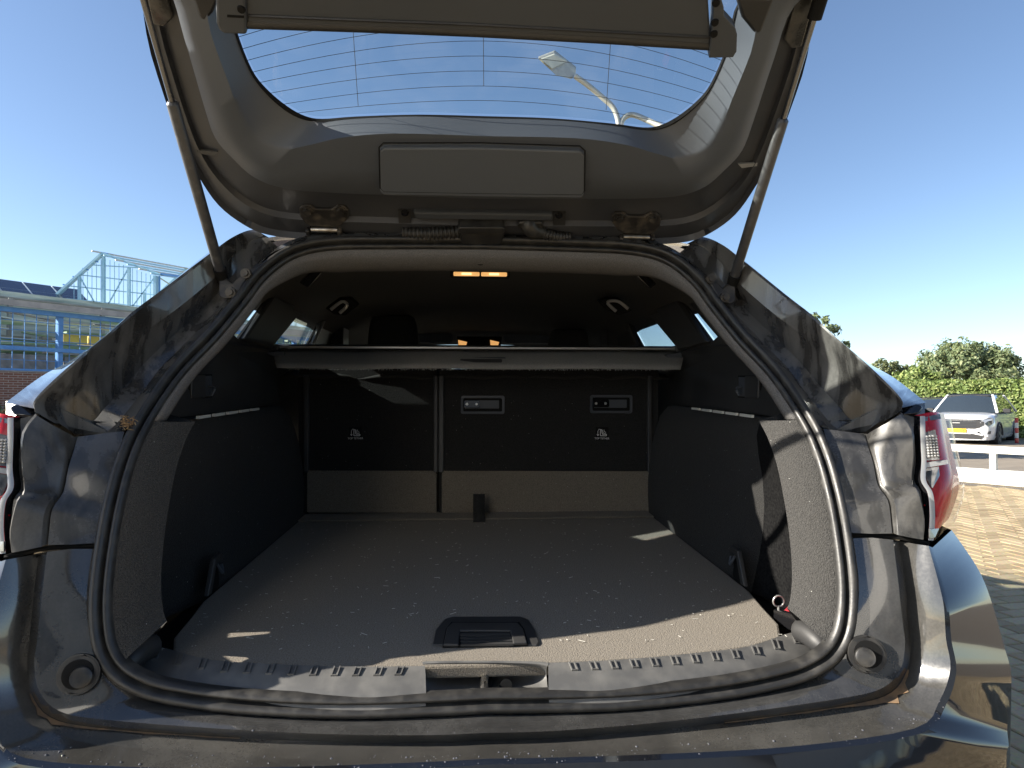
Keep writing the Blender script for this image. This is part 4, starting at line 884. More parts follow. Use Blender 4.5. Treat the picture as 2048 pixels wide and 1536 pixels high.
e = cr.color_ramp.elements.new(.5); e.color = (.40, .31, .18, 1); l_.new(fc.outputs[0], cr.inputs[0])
nz = n_.new("ShaderNodeTexNoise"); nz.inputs["Scale"].default_value = 60; nz.inputs["Detail"].default_value = 6
gp = n_.new("ShaderNodeNewGeometry"); l_.new(gp.outputs["Position"], nz.inputs["Vector"])
mx = n_.new("ShaderNodeMix"); mx.data_type = 'RGBA'; mx.blend_type = 'MULTIPLY'; mx.inputs[0].default_value = .55
l_.new(cr.outputs[0], mx.inputs[6]); l_.new(nz.outputs[1], mx.inputs[7])
hs = n_.new("ShaderNodeHueSaturation"); hs.inputs["Saturation"].default_value = 1.0; hs.inputs["Value"].default_value = 1.2; l_.new(mx.outputs[2], hs.inputs["Color"])
l_.new(hs.outputs[0], pb.inputs["Base Color"])
bpn = n_.new("ShaderNodeBump"); bpn.inputs["Strength"].default_value = .4; bpn.inputs["Distance"].default_value = .004; l_.new(nz.outputs[0], bpn.inputs["Height"]); l_.new(bpn.outputs[0], pb.inputs["Normal"])
U_ = .098
def brick_geo(L, wd, h=.012, ch=.006, g=.003):
    a, b = L / 2 - g, wd / 2 - g
    lo = [V((x, y, 0)) for x, y in ((-a, -b), (a, -b), (a, b), (-a, b))]
    mi = [p + V((0, 0, h - ch * .7)) for p in lo]
    hi = [V((x, y, h)) for x, y in ((-a + ch, -b + ch), (a - ch, -b + ch), (a - ch, b - ch), (-a + ch, b - ch))]
    return lo + mi + hi, [(i, (i + 1) % 4, 4 + (i + 1) % 4, 4 + i) for i in range(4)] + [(4 + i, 4 + (i + 1) % 4, 8 + (i + 1) % 4, 8 + i) for i in range(4)] + [(8, 9, 10, 11)]
gv, gf = brick_geo(2 * U_, U_)
brick_me = bpy.data.meshes.new("brick"); brick_me.from_pydata([tuple(v) for v in gv], [], gf); brick_me.materials.append(bmat)
RB = Matrix.Rotation(math.radians(8), 3, 'Z')
items = []
rb_ = random.Random(5)
for i in range(-70, 190):
    for j in range(-90, 190):
        c = (i - j) % 4
        if c == 0: p, rz = V(((i + 1) * U_, (j + .5) * U_, 0)), 0
        elif c == 3: p, rz = V(((i + .5) * U_, (j + 1) * U_, 0)), math.pi / 2
        else: continue
        p = RB @ p
        if not (bx0 + .15 < p.x < bx1 - .15 and by0 + .15 < p.y < by1): continue
        s = clip_s(p.x, p.y)
        if s > -.42: continue
        if p.y > 1.6 and -.8 < p.x < .8 and p.y < 5: continue
        p.z = .003 + rb_.uniform(-.0012, .0015)
        d = p - CAM; dep = d.dot(BW[0]); vis = False
        if dep > .3:
            px = 1024 + FPX * d.dot(BW[1]) / dep; py = 768 - FPX * d.dot(BW[2]) / dep
            vis = 1905 < px < 2056 and 975 < py < 1545 and px > 1905 + max(0, (py - 1045) * .40 if py < 1330 else 108)
        items.append((dep if vis else 1e9, p, rz + math.radians(8) + rb_.uniform(-.012, .012), (rb_.uniform(-.012, .012), rb_.uniform(-.012, .012))))
items.sort(key=lambda q: q[0])
rest = MB()
for k, (dep, p, rz, tl_) in enumerate(items):
    mt = Matrix.Translation(p) @ Matrix.Rotation(rz, 4, 'Z') @ Matrix.Rotation(tl_[0], 4, 'X') @ Matrix.Rotation(tl_[1], 4, 'Y')
    if k < 300 and dep < 1e8:
        o = bpy.data.objects.new("brick", brick_me); COL.objects.link(o); o.parent = paving; o.matrix_local = mt
    else: rest.add([mt @ v for v in gv], gf)
ro = rest.build("brick_field", bmat, paving, smooth=False); ro["kind"] = "stuff"
# drain channel along the railing
dc = MB(); a0, a1 = rA - rd * 7, rA + rd * 6
dc.bar(a0 - rn * .30 + V((0, 0, .004)), a1 - rn * .30 + V((0, 0, .004)), .10, .012)
tag(dc.build("drain_channel", M("drain_grey", (.12, .11, .10), .8, col2=(.07, .065, .06), vs=6), None, smooth=False), kind="structure")

# ---- white railing
wpaint = M("cream_white_paint", (.80, .78, .70), .5, col2=(.70, .67, .58), vs=5, vdet=7)
rl = empty("guard_railing", rA - rd * 1)
tag(rl, "low cream white timber railing with a thick base beam along the paving", "railing")
def loc(o): o.location = -rl.location; return o
loc(MB().bar(a0 + V((0, 0, .455)), a1 + V((0, 0, .455)), .06, .095).build("top_rail", wpaint, rl, smooth=False, mods=[('bevel', .008)]))
loc(MB().bar(a0 + V((0, 0, .07)), a1 + V((0, 0, .07)), .16, .13).build("base_beam", wpaint, rl, smooth=False, mods=[('bevel', .015)]))
loc(MB().bar(a0 + rn * .02 + V((0, 0, .165)), a1 + rn * .02 + V((0, 0, .165)), .10, .058).build("upper_base_beam", wpaint, rl, smooth=False, mods=[('bevel', .008)]))
pn = V((rn.x, rn.y, 0)); pm = PP(1987, 930, rA, pn, BW)
for k in range(-5, 4):
    q = pm + rd * (1.35 * k); q.z = 0
    if (q - a0).dot(rd) < 0 or (q - a1).dot(rd) > 0: continue
    loc(MB().bar(q + V((0, 0, .195)), q + V((0, 0, .407)), .085, .07, rd).build("railing_post", wpaint, rl, smooth=False, mods=[('bevel', .005)]))

# ---- parked cars
tyre_m = M("tyre", (.015, .015, .016), .75); rim_m = M("rim_alloy", (.35, .35, .36), .3, metal=.8)
cglass = M("car_glass", (.03, .04, .05), .03, spec=.8, coat=1); dark_pl = M("car_plastic", (.02, .02, .022), .5)
yplate = M("yellow_plate", (.80, .48, .02), .5); rlamp = M("car_tail_red", (.45, .02, .03), .15, coat=1); hlamp = M("headlamp", (.45, .47, .5), .08, metal=.4, coat=1)
def simple_car(name, label, paint_m, loc_, rz, H_=1.65, L=4.5, Wd=.92, rear=False, plate=None):
    r = empty(name, loc_, rz); tag(r, label, "car")
    # stations from the end facing us (y = 0) to the far end
    prof = [(-.02, .62, .84), (.0, .74, .90), (.05, .82, .955), (.18, .88, .995), (.55, .92, 1.04), (1.0, .93, 1.075), (1.3, .93, 1.09), (L - .9, .93, 1.12), (L - .25, .90, 1.08), (L, .78, .95)] if not rear else \
           [(0, .78, .98), (.05, .86, 1.05), (.25, .91, 1.10), (.8, .93, 1.12), (2.2, .93, 1.10), (3.2, .93, 1.06), (L - .6, .90, .95), (L, .74, .78)]
    rows = []
    for y, wd, zt_ in prof:
        k = Wd / .93
        h = [V((0, y, zt_)), V((wd * k * .55, y, zt_ - .005)), V((wd * k * .86, y, zt_ - .035)), V((wd * k * .965, y, zt_ - .12)), V((wd * k, y, zt_ - .30)), V((wd * k, y, .52)), V((wd * k * .985, y, .34)), V((wd * k * .93, y, .24)), V((0, y, .22))]
        rows.append([V((-p.x, p.y, p.z)) for p in reversed(h)][:-1] + h[:-1] + [h[-1]])
    m = MB().grid(rows); nn = len(rows[0])
    m.f += [tuple(range(nn)), tuple((len(rows) - 1) * nn + q for q in range(nn))]
    body = m.build("body", paint_m, r, ang=40)
    y0, y1 = (1.05, L - .35) if not rear else (.12, L - 1.35)
    t0, t1 = (1.78, L - 1.0) if not rear else (.75, L - 2.15)
    zb = 1.06; zt_ = H_; wb_, wt = Wd * .92, Wd * .66
    bq = [V((-wb_, y0, zb)), V((wb_, y0, zb)), V((wb_, y1, zb)), V((-wb_, y1, zb))]; tq = [V((-wt, t0, zt_ - .03)), V((wt, t0, zt_ - .03)), V((wt, t1, zt_ - .04)), V((-wt, t1, zt_ - .04))]
    cab = []
    for u_2 in [i / 6 for i in range(7)]:                       # curved glasshouse: rounded in plan and in section
        bow = .045 * math.sin(math.pi * u_2); ring = []
        for k_ in range(28):
            t_ = 4 * k_ / 28; e_ = int(t_) % 4; f_2 = t_ - int(t_)
            p_ = bq[e_].lerp(tq[e_], u_2).lerp(bq[(e_ + 1) % 4].lerp(tq[(e_ + 1) % 4], u_2), f_2)
            out_ = ((0, -1), (1, 0), (0, 1), (-1, 0))[e_]; d_ = (.10 if e_ in (0, 2) else .03) * math.sin(math.pi * f_2) + bow
            ring.append(p_ + V((out_[0] * d_, out_[1] * d_, 0)))
        cab.append(ring)
    cb_ = MB().grid(cab, True); cb_.f.append(tuple(len(cb_.v) - 28 + k_ for k_ in range(28))); cb_.build("cabin", cglass, r, ang=40)
    rr = [[V((x * wt * 1.03, y, zt_ - .035 - .03 * abs(x) ** 3 + dz)) for x in (-1, -.8, -.4, 0, .4, .8, 1)] for y, dz in ((t0 - .10, -.01), (t0 + .15, .03), ((t0 + t1) / 2, .035), (t1, 0))]
    grid("roof", rr, dark_pl if not rear else paint_m, r, mods=[('solid', .03)])
    for s in (-1, 1):
        for a, b in ((bq[1], tq[1]), (bq[2], tq[2])):
            a2, b2 = V((s * (a.x + .004), a.y, a.z)), V((s * (b.x + .004), b.y, b.z)); MB().bar(a2, b2, .075, .05).build("pillar", paint_m, r, mods=[('bevel', .012)])
        mid_y = (y0 + y1) / 2; tm = (t0 + t1) / 2
        MB().bar(V((s * (wb_ + .006), mid_y, zb)), V((s * (wt + .006), tm, zt_ - .04)), .09, .03).build("door_pillar", dark_pl, r)
        MB().bar(V((s * wt, t0, zt_ + .012)), V((s * wt, t1, zt_ + .012)), .03, .03).build("roof_rail", dark_pl, r, mods=[('bevel', .008)])
        my = y0 + .35
        mr = MB(); mr.obox((s * (Wd + .12), my, 1.12), (.10, 0, 0), (0, .05, 0), (0, 0, .065)); mr.bar(V((s * (Wd - .04), my + .03, 1.06)), V((s * (Wd + .05), my, 1.09)), .04, .03)
        mr.build("door_mirror", dark_pl, r, mods=[('bevel', .025)])
        for wy in (.92, L - .95):
            ring = [[V((s * x, wy + q * math.cos(a), .35 + q * math.sin(a))) for a in [2 * math.pi * k / 24 for k in range(24)]] for x, q in ((Wd + .012, .20), (Wd + .014, .24), (Wd + .005, .32), (Wd - .04, .35), (Wd - .22, .35))]
            mm = MB().grid(ring, True); mm.f.append(tuple(range(24)))
            wl = mm.build("wheel", tyre_m, r)
            sp = MB()
            for k in range(5):
                a = 2 * math.pi * k / 5; d = V((0, math.cos(a), math.sin(a))); sp.bar(V((s * (Wd + .02), wy, .35)) + d * .03, V((s * (Wd + .02), wy, .35)) + d * .23, .05, .01, V((1, 0, 0)))
            sp.build("rim", rim_m, wl)
            arch_ = MB().tube([V((s * (Wd + .004), wy + .40 * math.cos(a), .35 + .40 * math.sin(a))) for a in [math.pi * k / 14 for k in range(15)]], .035, 8); arch_.build("wheel_arch", dark_pl, r)
    if not rear:
        def fq(pts, nm, mt, y=-.012, th=.05, par=body): return MB().prism([V((x, y, z)) for x, z in pts], (0, th, 0)).build(nm, mt, par, smooth=False, mods=[('bevel', .006)])
        fq([(-.66, .865), (.66, .865), (.60, .835), (-.60, .835)], "bonnet_slot", dark_pl, -.035, .08)
        fq([(-.62, .825), (.62, .825), (.70, .80), (.70, .72), (.58, .62), (.46, .585), (-.46, .585), (-.58, .62), (-.70, .72), (-.70, .80)], "grille", dark_pl, -.045, .09)
        for gz_ in (.64, .69, .74, .785): fq([(-.52, gz_), (.52, gz_), (.52, gz_ + .012), (-.52, gz_ + .012)], "grille_bar", cglass, -.052, .03)
        fq([(-.10, .765), (.10, .765), (.10, .735), (-.10, .735)], "emblem", satin, -.056, .02)
        fq([(-.72, .40), (-.42, .42), (.42, .42), (.72, .40), (.62, .27), (-.62, .27)], "lower_intake", dark_pl, -.04, .08)
        for s in (-1, 1):
            MB().prism([V((s * x, y, z)) for x, y, z in ((.60, -.05, .76), (.66, -.045, .86), (.84, .04, .93), (.90, .12, .92), (.905, .12, .76), (.80, -.01, .64))], (0, .08, 0)).build("headlamp", hlamp, body, smooth=False, mods=[('bevel', .012)])
            MB().prism([V((s * x, y, z)) for x, y, z in ((.72, -.042, .74), (.80, -.012, .82), (.88, .09, .84), (.88, .09, .72), (.80, -.02, .67))], (0, .03, 0)).build("headlamp_core", cglass, body, smooth=False)
            MB().prism([V((s * x, y, z)) for x, y, z in ((.50, -.045, .50), (.86, .06, .52), (.84, .05, .43), (.58, -.04, .42))], (0, .06, 0)).build("fog_intake", dark_pl, body, smooth=False, mods=[('bevel', .01)])
            MB().bar(V((s * .34, -.055, .47)), V((s * .80, -.0, .36)), .05, .05).build("bumper_blade", paint_m, body, mods=[('bevel', .012)])
        for dx in (-.30, .28): MB().box(dx - .2, dx + .2, 1.75, 1.9, 1.05, 1.36).build("seat", dark_pl, body)
        if plate:
            pl2 = fq([(-.26, .575), (.26, .575), (.26, .465), (-.26, .465)], "number_plate", yplate, -.06, .02)
            me = text_mesh(plate, .10); o = link("plate_text", me, dark_pl, body, smooth=False); o.matrix_local = Matrix.Translation((.19, -.063, .52)) @ Matrix.Rotation(math.pi / 2, 4, 'X')
    else:
        for s in (-1, 1):
            MB().prism([V((s * x, y, z)) for x, y, z in ((.60, -.02, 1.0), (.90, .16, 1.02), (.93, .22, .80), (.84, .04, .76), (.66, -.02, .84))], (0, .06, 0)).build("tail_lamp", rlamp, body, smooth=False)
        MB().box(-.7, .7, -.03, .05, .36, .58).build("rear_bumper", dark_pl, body, mods=[('bevel', .02)])
    return r
white_p = M("white_car_paint", (.72, .72, .72), .2, coat=1); grey_p = M("dark_grey_car_paint", (.03, .033, .04), .2, coat=1); blue_p = M("dark_blue_car_paint", (.015, .02, .03), .2, coat=1)
def park(px, dep, py): p = W(px, py, dep); return p
q = park(1914, 19.3, 894)
simple_car("parked_car", "white SUV with a black grille and yellow number plate parked behind the railing", white_p, (q.x, q.y, q.z), math.radians(-50), plate="E")
q = park(2006, 27, 876)
simple_car("parked_car", "dark grey car with a red tail lamp parked just behind the white SUV", grey_p, (q.x, q.y, gz(q.x, q.y)), math.radians(-56), H_=1.62, rear=True)
q = park(2040, 24.0, 886)
simple_car("parked_car", "blackish car half out of sight next to the hedge beyond the striped post", blue_p, (q.x, q.y, gz(q.x, q.y)), math.radians(-58), H_=1.5)
q = park(1826, 22, 890)
simple_car("parked_car", "dark blue car almost hidden behind the black tail lamp and white SUV", blue_p, (q.x, q.y, gz(q.x, q.y)), math.radians(-58), H_=1.45)
# red and white post
pq = park(2034, 19.5, 900); ps = empty("striped_post", (pq.x, pq.y, gz(pq.x, pq.y)))
tag(ps, "thin post with red and white bands between the parked cars", "post")
for k in range(5): MB().tube([V((0, 0, .16 * k)), V((0, 0, .16 * k + .158))], .05, 12).build("band", rlamp if k % 2 == 0 else wpaint, ps)

# ---- foliage
def leafmat(name, c1, c2, c3):
    m = bpy.data.materials.new(name); m.use_nodes = True; n, l = m.node_tree.nodes, m.node_tree.links; b = n["Principled BSDF"]
    g = n.new("ShaderNodeNewGeometry"); r = n.new("ShaderNodeValToRGB"); r.color_ramp.elements[0].color = (*c1, 1); r.color_ramp.elements[1].color = (*c3, 1)
    e = r.color_ramp.elements.new(.5); e.color = (*c2, 1); l.new(g.outputs["Random Per Island"], r.inputs[0]); l.new(r.outputs[0], b.inputs["Base Color"])
    b.inputs["Roughness"].default_value = .55
    tr = n.new("ShaderNodeBsdfTranslucent"); l.new(r.outputs[0], tr.inputs[0]); mx = n.new("ShaderNodeMixShader"); mx.inputs[0].default_value = .3
    o = n["Material Output"]; l.new(b.outputs[0], mx.inputs[1]); l.new(tr.outputs[0], mx.inputs[2]); l.new(mx.outputs[0], o.inputs[0]); return m
lf_tree = leafmat("tree_leaves", (.12, .17, .08), (.18, .23, .11), (.28, .30, .14))
lf_hedge = leafmat("hedge_leaves", (.12, .18, .05), (.21, .29, .08), (.36, .40, .14))
lf_far = leafmat("far_leaves", (.12, .15, .07), (.17, .20, .09), (.25, .26, .12))
bark = M("bark", (.09, .065, .045), .9, col2=(.05, .04, .03), vs=12, bump=.5, bs=30, bdist=.02)
def leaves(mb, c, nrm, s, r):
    a = V((r.gauss(0, 1), r.gauss(0, 1), r.gauss(0, 1))); nrm = (nrm * 1.2 + V((r.gauss(0, .6), r.gauss(0, .6), r.gauss(0, .6)))).normalized()
    x = nrm.cross(a)
    if x.length < 1e-3: return
    x.normalize(); y = nrm.cross(x); s *= r.uniform(.6, 1.3)
    mb.add([c - x * s * .5, c + y * s * .22 - nrm * s * .05, c + x * s * .5, c - y * s * .22 + nrm * s * .05], [(0, 1, 2, 3)])
def crown(blobs, cnt, size, seed, clumps=160):
    """blobs: (centre, radii); leaves gathered into clumps over the blob surfaces and inside"""
    r = random.Random(seed); mb = MB(); tot = sum(b[1][0] * b[1][2] for b in blobs); cl = []
    for c, rad in blobs:
        for _ in range(max(3, int(clumps * rad[0] * rad[2] / tot))):
            d = V((r.gauss(0, 1), r.gauss(0, 1), r.gauss(0, 1) + .25)).normalized(); f = r.uniform(.55, 1.0)
            cl.append((V(c) + V((d.x * rad[0], d.y * rad[1], d.z * rad[2])) * f, d, min(rad) * r.uniform(.18, .34)))
    per = cnt // len(cl)
    for p, d, cr_ in cl:
        for _ in range(per):
            q = V((r.gauss(0, 1), r.gauss(0, 1), r.gauss(0, 1))).normalized(); k = r.random() ** .4
            leaves(mb, p + q * cr_ * k, (q + d * .8 + V((0, 0, .3))).normalized(), size, r)
    return mb
def tree(label, base, blobs, cnt, size, seed, mat_, hgt, name="tree", grp=None, clumps=160, tr=.16):
    t = empty(name, base); tag(t, label, "tree", grp)
    r = random.Random(seed); tk = MB(); top = V((0, 0, hgt))
    tk.tube([V((0, 0, -.1)), V((r.uniform(-.1, .1), 0, hgt * .35)), V((r.uniform(-.15, .15), r.uniform(-.1, .1), hgt * .7)), top], [tr * 1.25, tr, tr * .7, tr * .3], 10)
    for c, rad in blobs:
        s = V((0, 0, hgt * r.uniform(.3, .6))); e = V(c); tk.tube([s, s.lerp(e, .5) + V((0, 0, -.15)), e], [tr * .5, tr * .35, tr * .12], 6)
        for _ in range(5):
            d = V((r.gauss(0, 1), r.gauss(0, 1), r.gauss(0, .8) + .3)).normalized(); tk.tube([e.lerp(s, .25), e + V((d.x * rad[0], d.y * rad[1], d.z * rad[2])) * .8], [tr * .16, tr * .04], 5)
    tk.build("trunk", bark, t)
    crown(blobs, cnt, size, seed + 1, clumps).build("crown", mat_, t, smooth=False)
    return t
# hedge behind the parked cars
h0, h1 = W(1660, 798, 26), W(2230, 798, 21); hd2 = (h1 - h0); hd2.z = 0; hl_ = hd2.length; hd2.normalize(); hn_ = V((hd2.y, -hd2.x, 0))
hb0 = V((h0.x, h0.y, gz(h0.x, h0.y)))
hg_ = empty("hedge", hb0); tag(hg_, "long clipped yellow green hedge behind the parked cars", "hedge")
hm = MB(); r = random.Random(11)
for _ in range(26000):
    u = r.random() * hl_; t = r.random(); top = 2.02 + .05 * noise.noise(V((u * 1.3, 0, 0))) + .05 * noise.noise(V((u * 4, 3, 0)))
    if u % 6.1 < .12: top -= .12
    if t < .32: p = hd2 * u + hn_ * r.uniform(-.5, .5) + V((0, 0, top + r.gauss(0, .045))); d = V((0, 0, 1))
    else:
        z = r.uniform(.05, top); p = hd2 * u + hn_ * (.52 + .07 * noise.noise(V((u * 2.2, z * 2.2, 5))) + r.gauss(0, .045)) + V((0, 0, z)); d = hn_ + V((0, 0, .35))
    leaves(hm, p, d.normalized(), .15, r)
hm.build("foliage", lf_hedge, hg_, smooth=False)
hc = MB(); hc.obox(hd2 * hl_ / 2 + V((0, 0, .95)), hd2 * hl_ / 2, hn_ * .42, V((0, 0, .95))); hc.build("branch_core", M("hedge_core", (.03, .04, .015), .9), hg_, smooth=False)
# big domed tree and its neighbours beyond the hedge
def tb(px, dep): p = W(px, 798, dep); return V((p.x, p.y, gz(p.x, p.y)))
def zp(py, dep): return (798 - py) / FPX * dep * 1.0 + CAM.z + .27
D = 44
def blob(px, py, rx, rz_, base, dep): p = W(px, py, dep); return ((p - base), (rx, rx, rz_))
b0 = tb(1935, D)
tree("big round domed tree rising above the hedge behind the white SUV", b0, [blob(1935, 745, 3.3, 2.2, b0, D), blob(1900, 735, 2.0, 1.5, b0, D), blob(1965, 735, 2.2, 1.5, b0, D), blob(1935, 712, 2.0, 1.0, b0, D), blob(2005, 760, 1.6, 1.5, b0, D), blob(1862, 765, 1.6, 1.5, b0, D)], 16000, .30, 21, lf_tree, 3.2, clumps=260, tr=.3)
D = 52; b0 = tb(1788, D)
tree("small olive tree with two humps beside the thin lamp mast", b0, [blob(1765, 745, 1.5, 1.1, b0, D), blob(1805, 752, 1.3, .9, b0, D), blob(1785, 765, 2.0, 1.2, b0, D)], 6000, .28, 31, lf_far, 2.4, clumps=110)
D = 40; b0 = tb(1828, D)
tree("low light green tree filling the gap between the domed tree and the olive one", b0, [blob(1828, 772, 1.4, 1.3, b0, D), blob(1845, 765, 1.0, 1.0, b0, D)], 4000, .26, 41, lf_hedge, 1.8, clumps=70)
# loose tree whose twigs show just over the pillar
D = 15; b0 = tb(1585, D)
tree("loose airy tree whose twigs show above the sloping black roof pillar", b0, [blob(1560, 700, 1.1, .9, b0, D), blob(1625, 672, .55, .45, b0, D), blob(1655, 690, .5, .35, b0, D), blob(1690, 708, .38, .28, b0, D), blob(1600, 720, .9, .8, b0, D)], 5200, .15, 51, lf_tree, 2.0, clumps=120, tr=.09)
# thin mast far off
mp0 = tb(1772, 60); ms = empty("lamp_mast", mp0); tag(ms, "thin pale lamp mast standing far off among the trees", "lamp post")
MB().tube([V((0, 0, 0)), V((0, 0, zp(728, 60) - mp0.z))], [.09, .05], 10).build("mast", wpaint, ms)
MB().box(-.35, .1, -.08, .08, zp(728, 60) - mp0.z - .03, zp(728, 60) - mp0.z + .06).build("lamp_head", wpaint, ms, smooth=False)

# ---- street lamp seen through the tailgate glass
LDp = 10.5
def LW(px, py, d=LDp): return W(px, py, d)
base = LW(1241, 250); base.z = gz(base.x, base.y)
st_ = empty("street_lamp", base); tag(st_, "double armed street lamp with a flat diamond head seen through the tailgate glass", "street lamp")
galv = M("galvanised_steel", (.55, .54, .48), .45, metal=.35, col2=(.45, .44, .40), vs=8)
lampg = M("lamp_glass", (.75, .73, .60), .25, col2=(.65, .63, .52), vs=4)
jn_ = LW(1238, 262) - base
MB().tube([V((0, 0, 0)), V((0, 0, 1.2)), V((0, 0, 1.21)), jn_], [.085, .08, .06, .05], 14).build("pole", galv, st_)
arm = [jn_ + V((0, 0, -.05)), LW(1236, 240) - base, LW(1226, 215) - base, LW(1206, 196) - base, LW(1175, 170) - base, LW(1150, 152) - base]
MB().tube(spl(arm, 5), .045, 12).build("arm", galv, st_)
arm2 = [jn_ + V((0, 0, -.1)), LW(1243, 245) - base, LW(1252, 233) - base, LW(1268, 230) - base, LW(1300, 243, 10.3) - base, LW(1340, 262, 10.1) - base]
MB().tube(spl(arm2, 5), .045, 12).build("arm", galv, st_)
hq = [LW(1076, 118, 10.2) - base, LW(1109, 105, 10.35) - base, LW(1152, 138, 10.55) - base, LW(1151, 150, 10.55) - base, LW(1143, 159, 10.5) - base, LW(1112, 151, 10.3) - base]
hd3 = MB().prism(hq, V((.01, .05, .07))).build("lamp_head", galv, st_, smooth=False, mods=[('bevel', .012)])
lq = [LW(1082, 119, 10.18) - base, LW(1109, 109, 10.3) - base, LW(1134, 123, 10.42) - base, LW(1104, 137, 10.25) - base]
MB().prism(lq, V((.0, .02, .03))).build("lamp_lens", lampg, hd3, smooth=False)
hq2 = [p + V((2.14, -.1, -1.22)) for p in hq]
MB().prism(hq2, V((.01, .05, .07))).build("lamp_head", galv, st_, smooth=False, mods=[('bevel', .012)])

# ---- left: brick wall, blue mesh fence, timber store, solar roof, glasshouse frame
fd = V((math.sin(math.radians(34.4)), math.cos(math.radians(34.4)), 0)); nf = V((fd.y, -fd.x, 0))
F0 = W(0, 798, 18); F0.z = 0
def FP(px, py, back=0.0): return PP(px, py, F0 - nf * back, nf, BW)
brickw = bpy.data.materials.new("red_brickwork"); brickw.use_nodes = True
n_, l_ = brickw.node_tree.nodes, brickw.node_tree.links; pb = n_["Principled BSDF"]; pb.inputs["Roughness"].default_value = .9
tc = n_.new("ShaderNodeTexCoord"); mp2 = n_.new("ShaderNodeMapping"); l_.new(tc.outputs["Object"], mp2.inputs[0]); mp2.inputs["Rotation"].default_value = (math.pi / 2, 0, 0)
bt = n_.new("ShaderNodeTexBrick"); bt.inputs["Color1"].default_value = (.22, .09, .06, 1); bt.inputs["Color2"].default_value = (.16, .065, .045, 1); bt.inputs["Mortar"].default_value = (.34, .30, .26, 1)
bt.inputs["Scale"].default_value = 1; bt.inputs["Brick Width"].default_value = .22; bt.inputs["Row Height"].default_value = .065; bt.inputs["Mortar Size"].default_value = .008
l_.new(mp2.outputs[0], bt.inputs[0]); l_.new(bt.outputs[0], pb.inputs["Base Color"])
wz = FP(60, 742).z
frame_rot = math.atan2(fd.y, fd.x)
bw = empty("brick_wall", F0 - fd * 4, frame_rot); tag(bw, "low red brick wall carrying the blue mesh fence", "wall")
MB().box(0, 26, 0, .22, 0, wz - .04).build("masonry", brickw, bw, smooth=False)
MB().box(0, 26, -.02, .24, wz - .04, wz).build("coping", M("coping_stone", (.30, .28, .25), .85, col2=(.22, .2, .18), vs=9), bw, smooth=False)
blue = M("blue_steel", (.07, .22, .50), .45, col2=(.10, .27, .55), vs=6); lblue = M("light_blue_steel", (.30, .55, .68), .5, col2=(.38, .62, .72), vs=5)
fe = empty("mesh_fence", F0 - fd * 4 + V((0, 0, wz)), frame_rot); tag(fe, "tall blue steel mesh fence standing on the brick wall", "fence")
zt1, zm = FP(60, 622).z - wz, FP(60, 697).z - wz
for z, h in ((zt1, .13), (zm, .11), (.03, .06)): MB().box(0, 26, .06, .16, z - h / 2, z + h / 2).build("fence_rail", blue, fe, smooth=False)
px0 = (FP(127, 660) - (F0 - fd * 4)).dot(fd)
for k in range(-1, 5):
    x = px0 + k * 4.2
    if x < 0 or x > 26: continue
    MB().box(x - .07, x + .07, .16, .30, -.0, zt1).build("fence_post", blue, fe, smooth=False)
for k in range(92):
    x = .1 + k * .28
    MB().box(x - .009, x + .009, .10, .118, .05, zt1 - .06).build("mesh_wire", blue, fe, smooth=False)
for z in [zm + .25 * i for i in range(1, 7) if zm + .25 * i < zt1 - .1] + [.30, .55, .8]:
    if z < zm - .1 or z > zm + .1: MB().box(0, 26, .118, .132, z - .008, z + .008).build("mesh_wire", blue, fe, smooth=False)
# timber racks behind the fence
mats_t = [M("timber_white", (.62, .62, .55), .7), M("timber_grey", (.30, .30, .27), .8), M("timber_green", (.25, .36, .22), .7), M("timber_yellow", (.60, .46, .12), .7), M("timber_pale", (.50, .55, .40), .7)]
rk = empty("timber_rack", F0 - fd * 4 - nf * 1.0, frame_rot); tag(rk, "rack stacked with white, grey, green and yellow planks behind the blue fence", "rack")
rr_ = random.Random(17)
for k in range(190):
    z = wz + .05 + rr_.random() * (zt1 + .25); y = rr_.uniform(.2, 3.2); x = rr_.uniform(0, 22); Ln = rr_.uniform(1.2, 4.5); tilt = rr_.gauss(0, .05)
    a = V((x, y, z)); b = V((x + Ln, y + rr_.gauss(0, .3), z + tilt * Ln))
    MB().bar(a, b, rr_.uniform(.08, .3), rr_.uniform(.03, .09)).build("plank", rr_.choice(mats_t[:3] + mats_t[:1] * 3 + mats_t[4:]), rk, smooth=False)
yy0 = (FP(150, 650, 1.5) - (F0 - fd * 4)).dot(fd)
for k in range(4): MB().box(yy0 + k * .75, yy0 + k * .75 + .7, 1.2, 1.3, wz + zt1 - .62 - .0, wz + zt1 - .36).build("yellow_panel", mats_t[3], rk, smooth=False)
for k in range(12): MB().box(k * 2.0, k * 2.0 + 1.95, .02, .10, wz - .2, wz + zm - .12).build("concrete_board", M("concrete_board", (.32, .30, .28), .9, col2=(.2, .19, .18), vs=5, vdet=8), rk, smooth=False)
for k in range(6): MB().box(k * 3.6 + .4, k * 3.6 + .62, 3.6, 3.8, 0, wz + zt1).build("rack_post", mats_t[2], rk, smooth=False)
MB().box(0, 24, 4.2, 4.3, 0, wz + zt1 + 1.2).build("rack_back", M("rack_back", (.26, .31, .26), .9, col2=(.62, .65, .55), vs=2.5, vdet=8, vstretch=(.3, 1, 3)), rk, smooth=False)
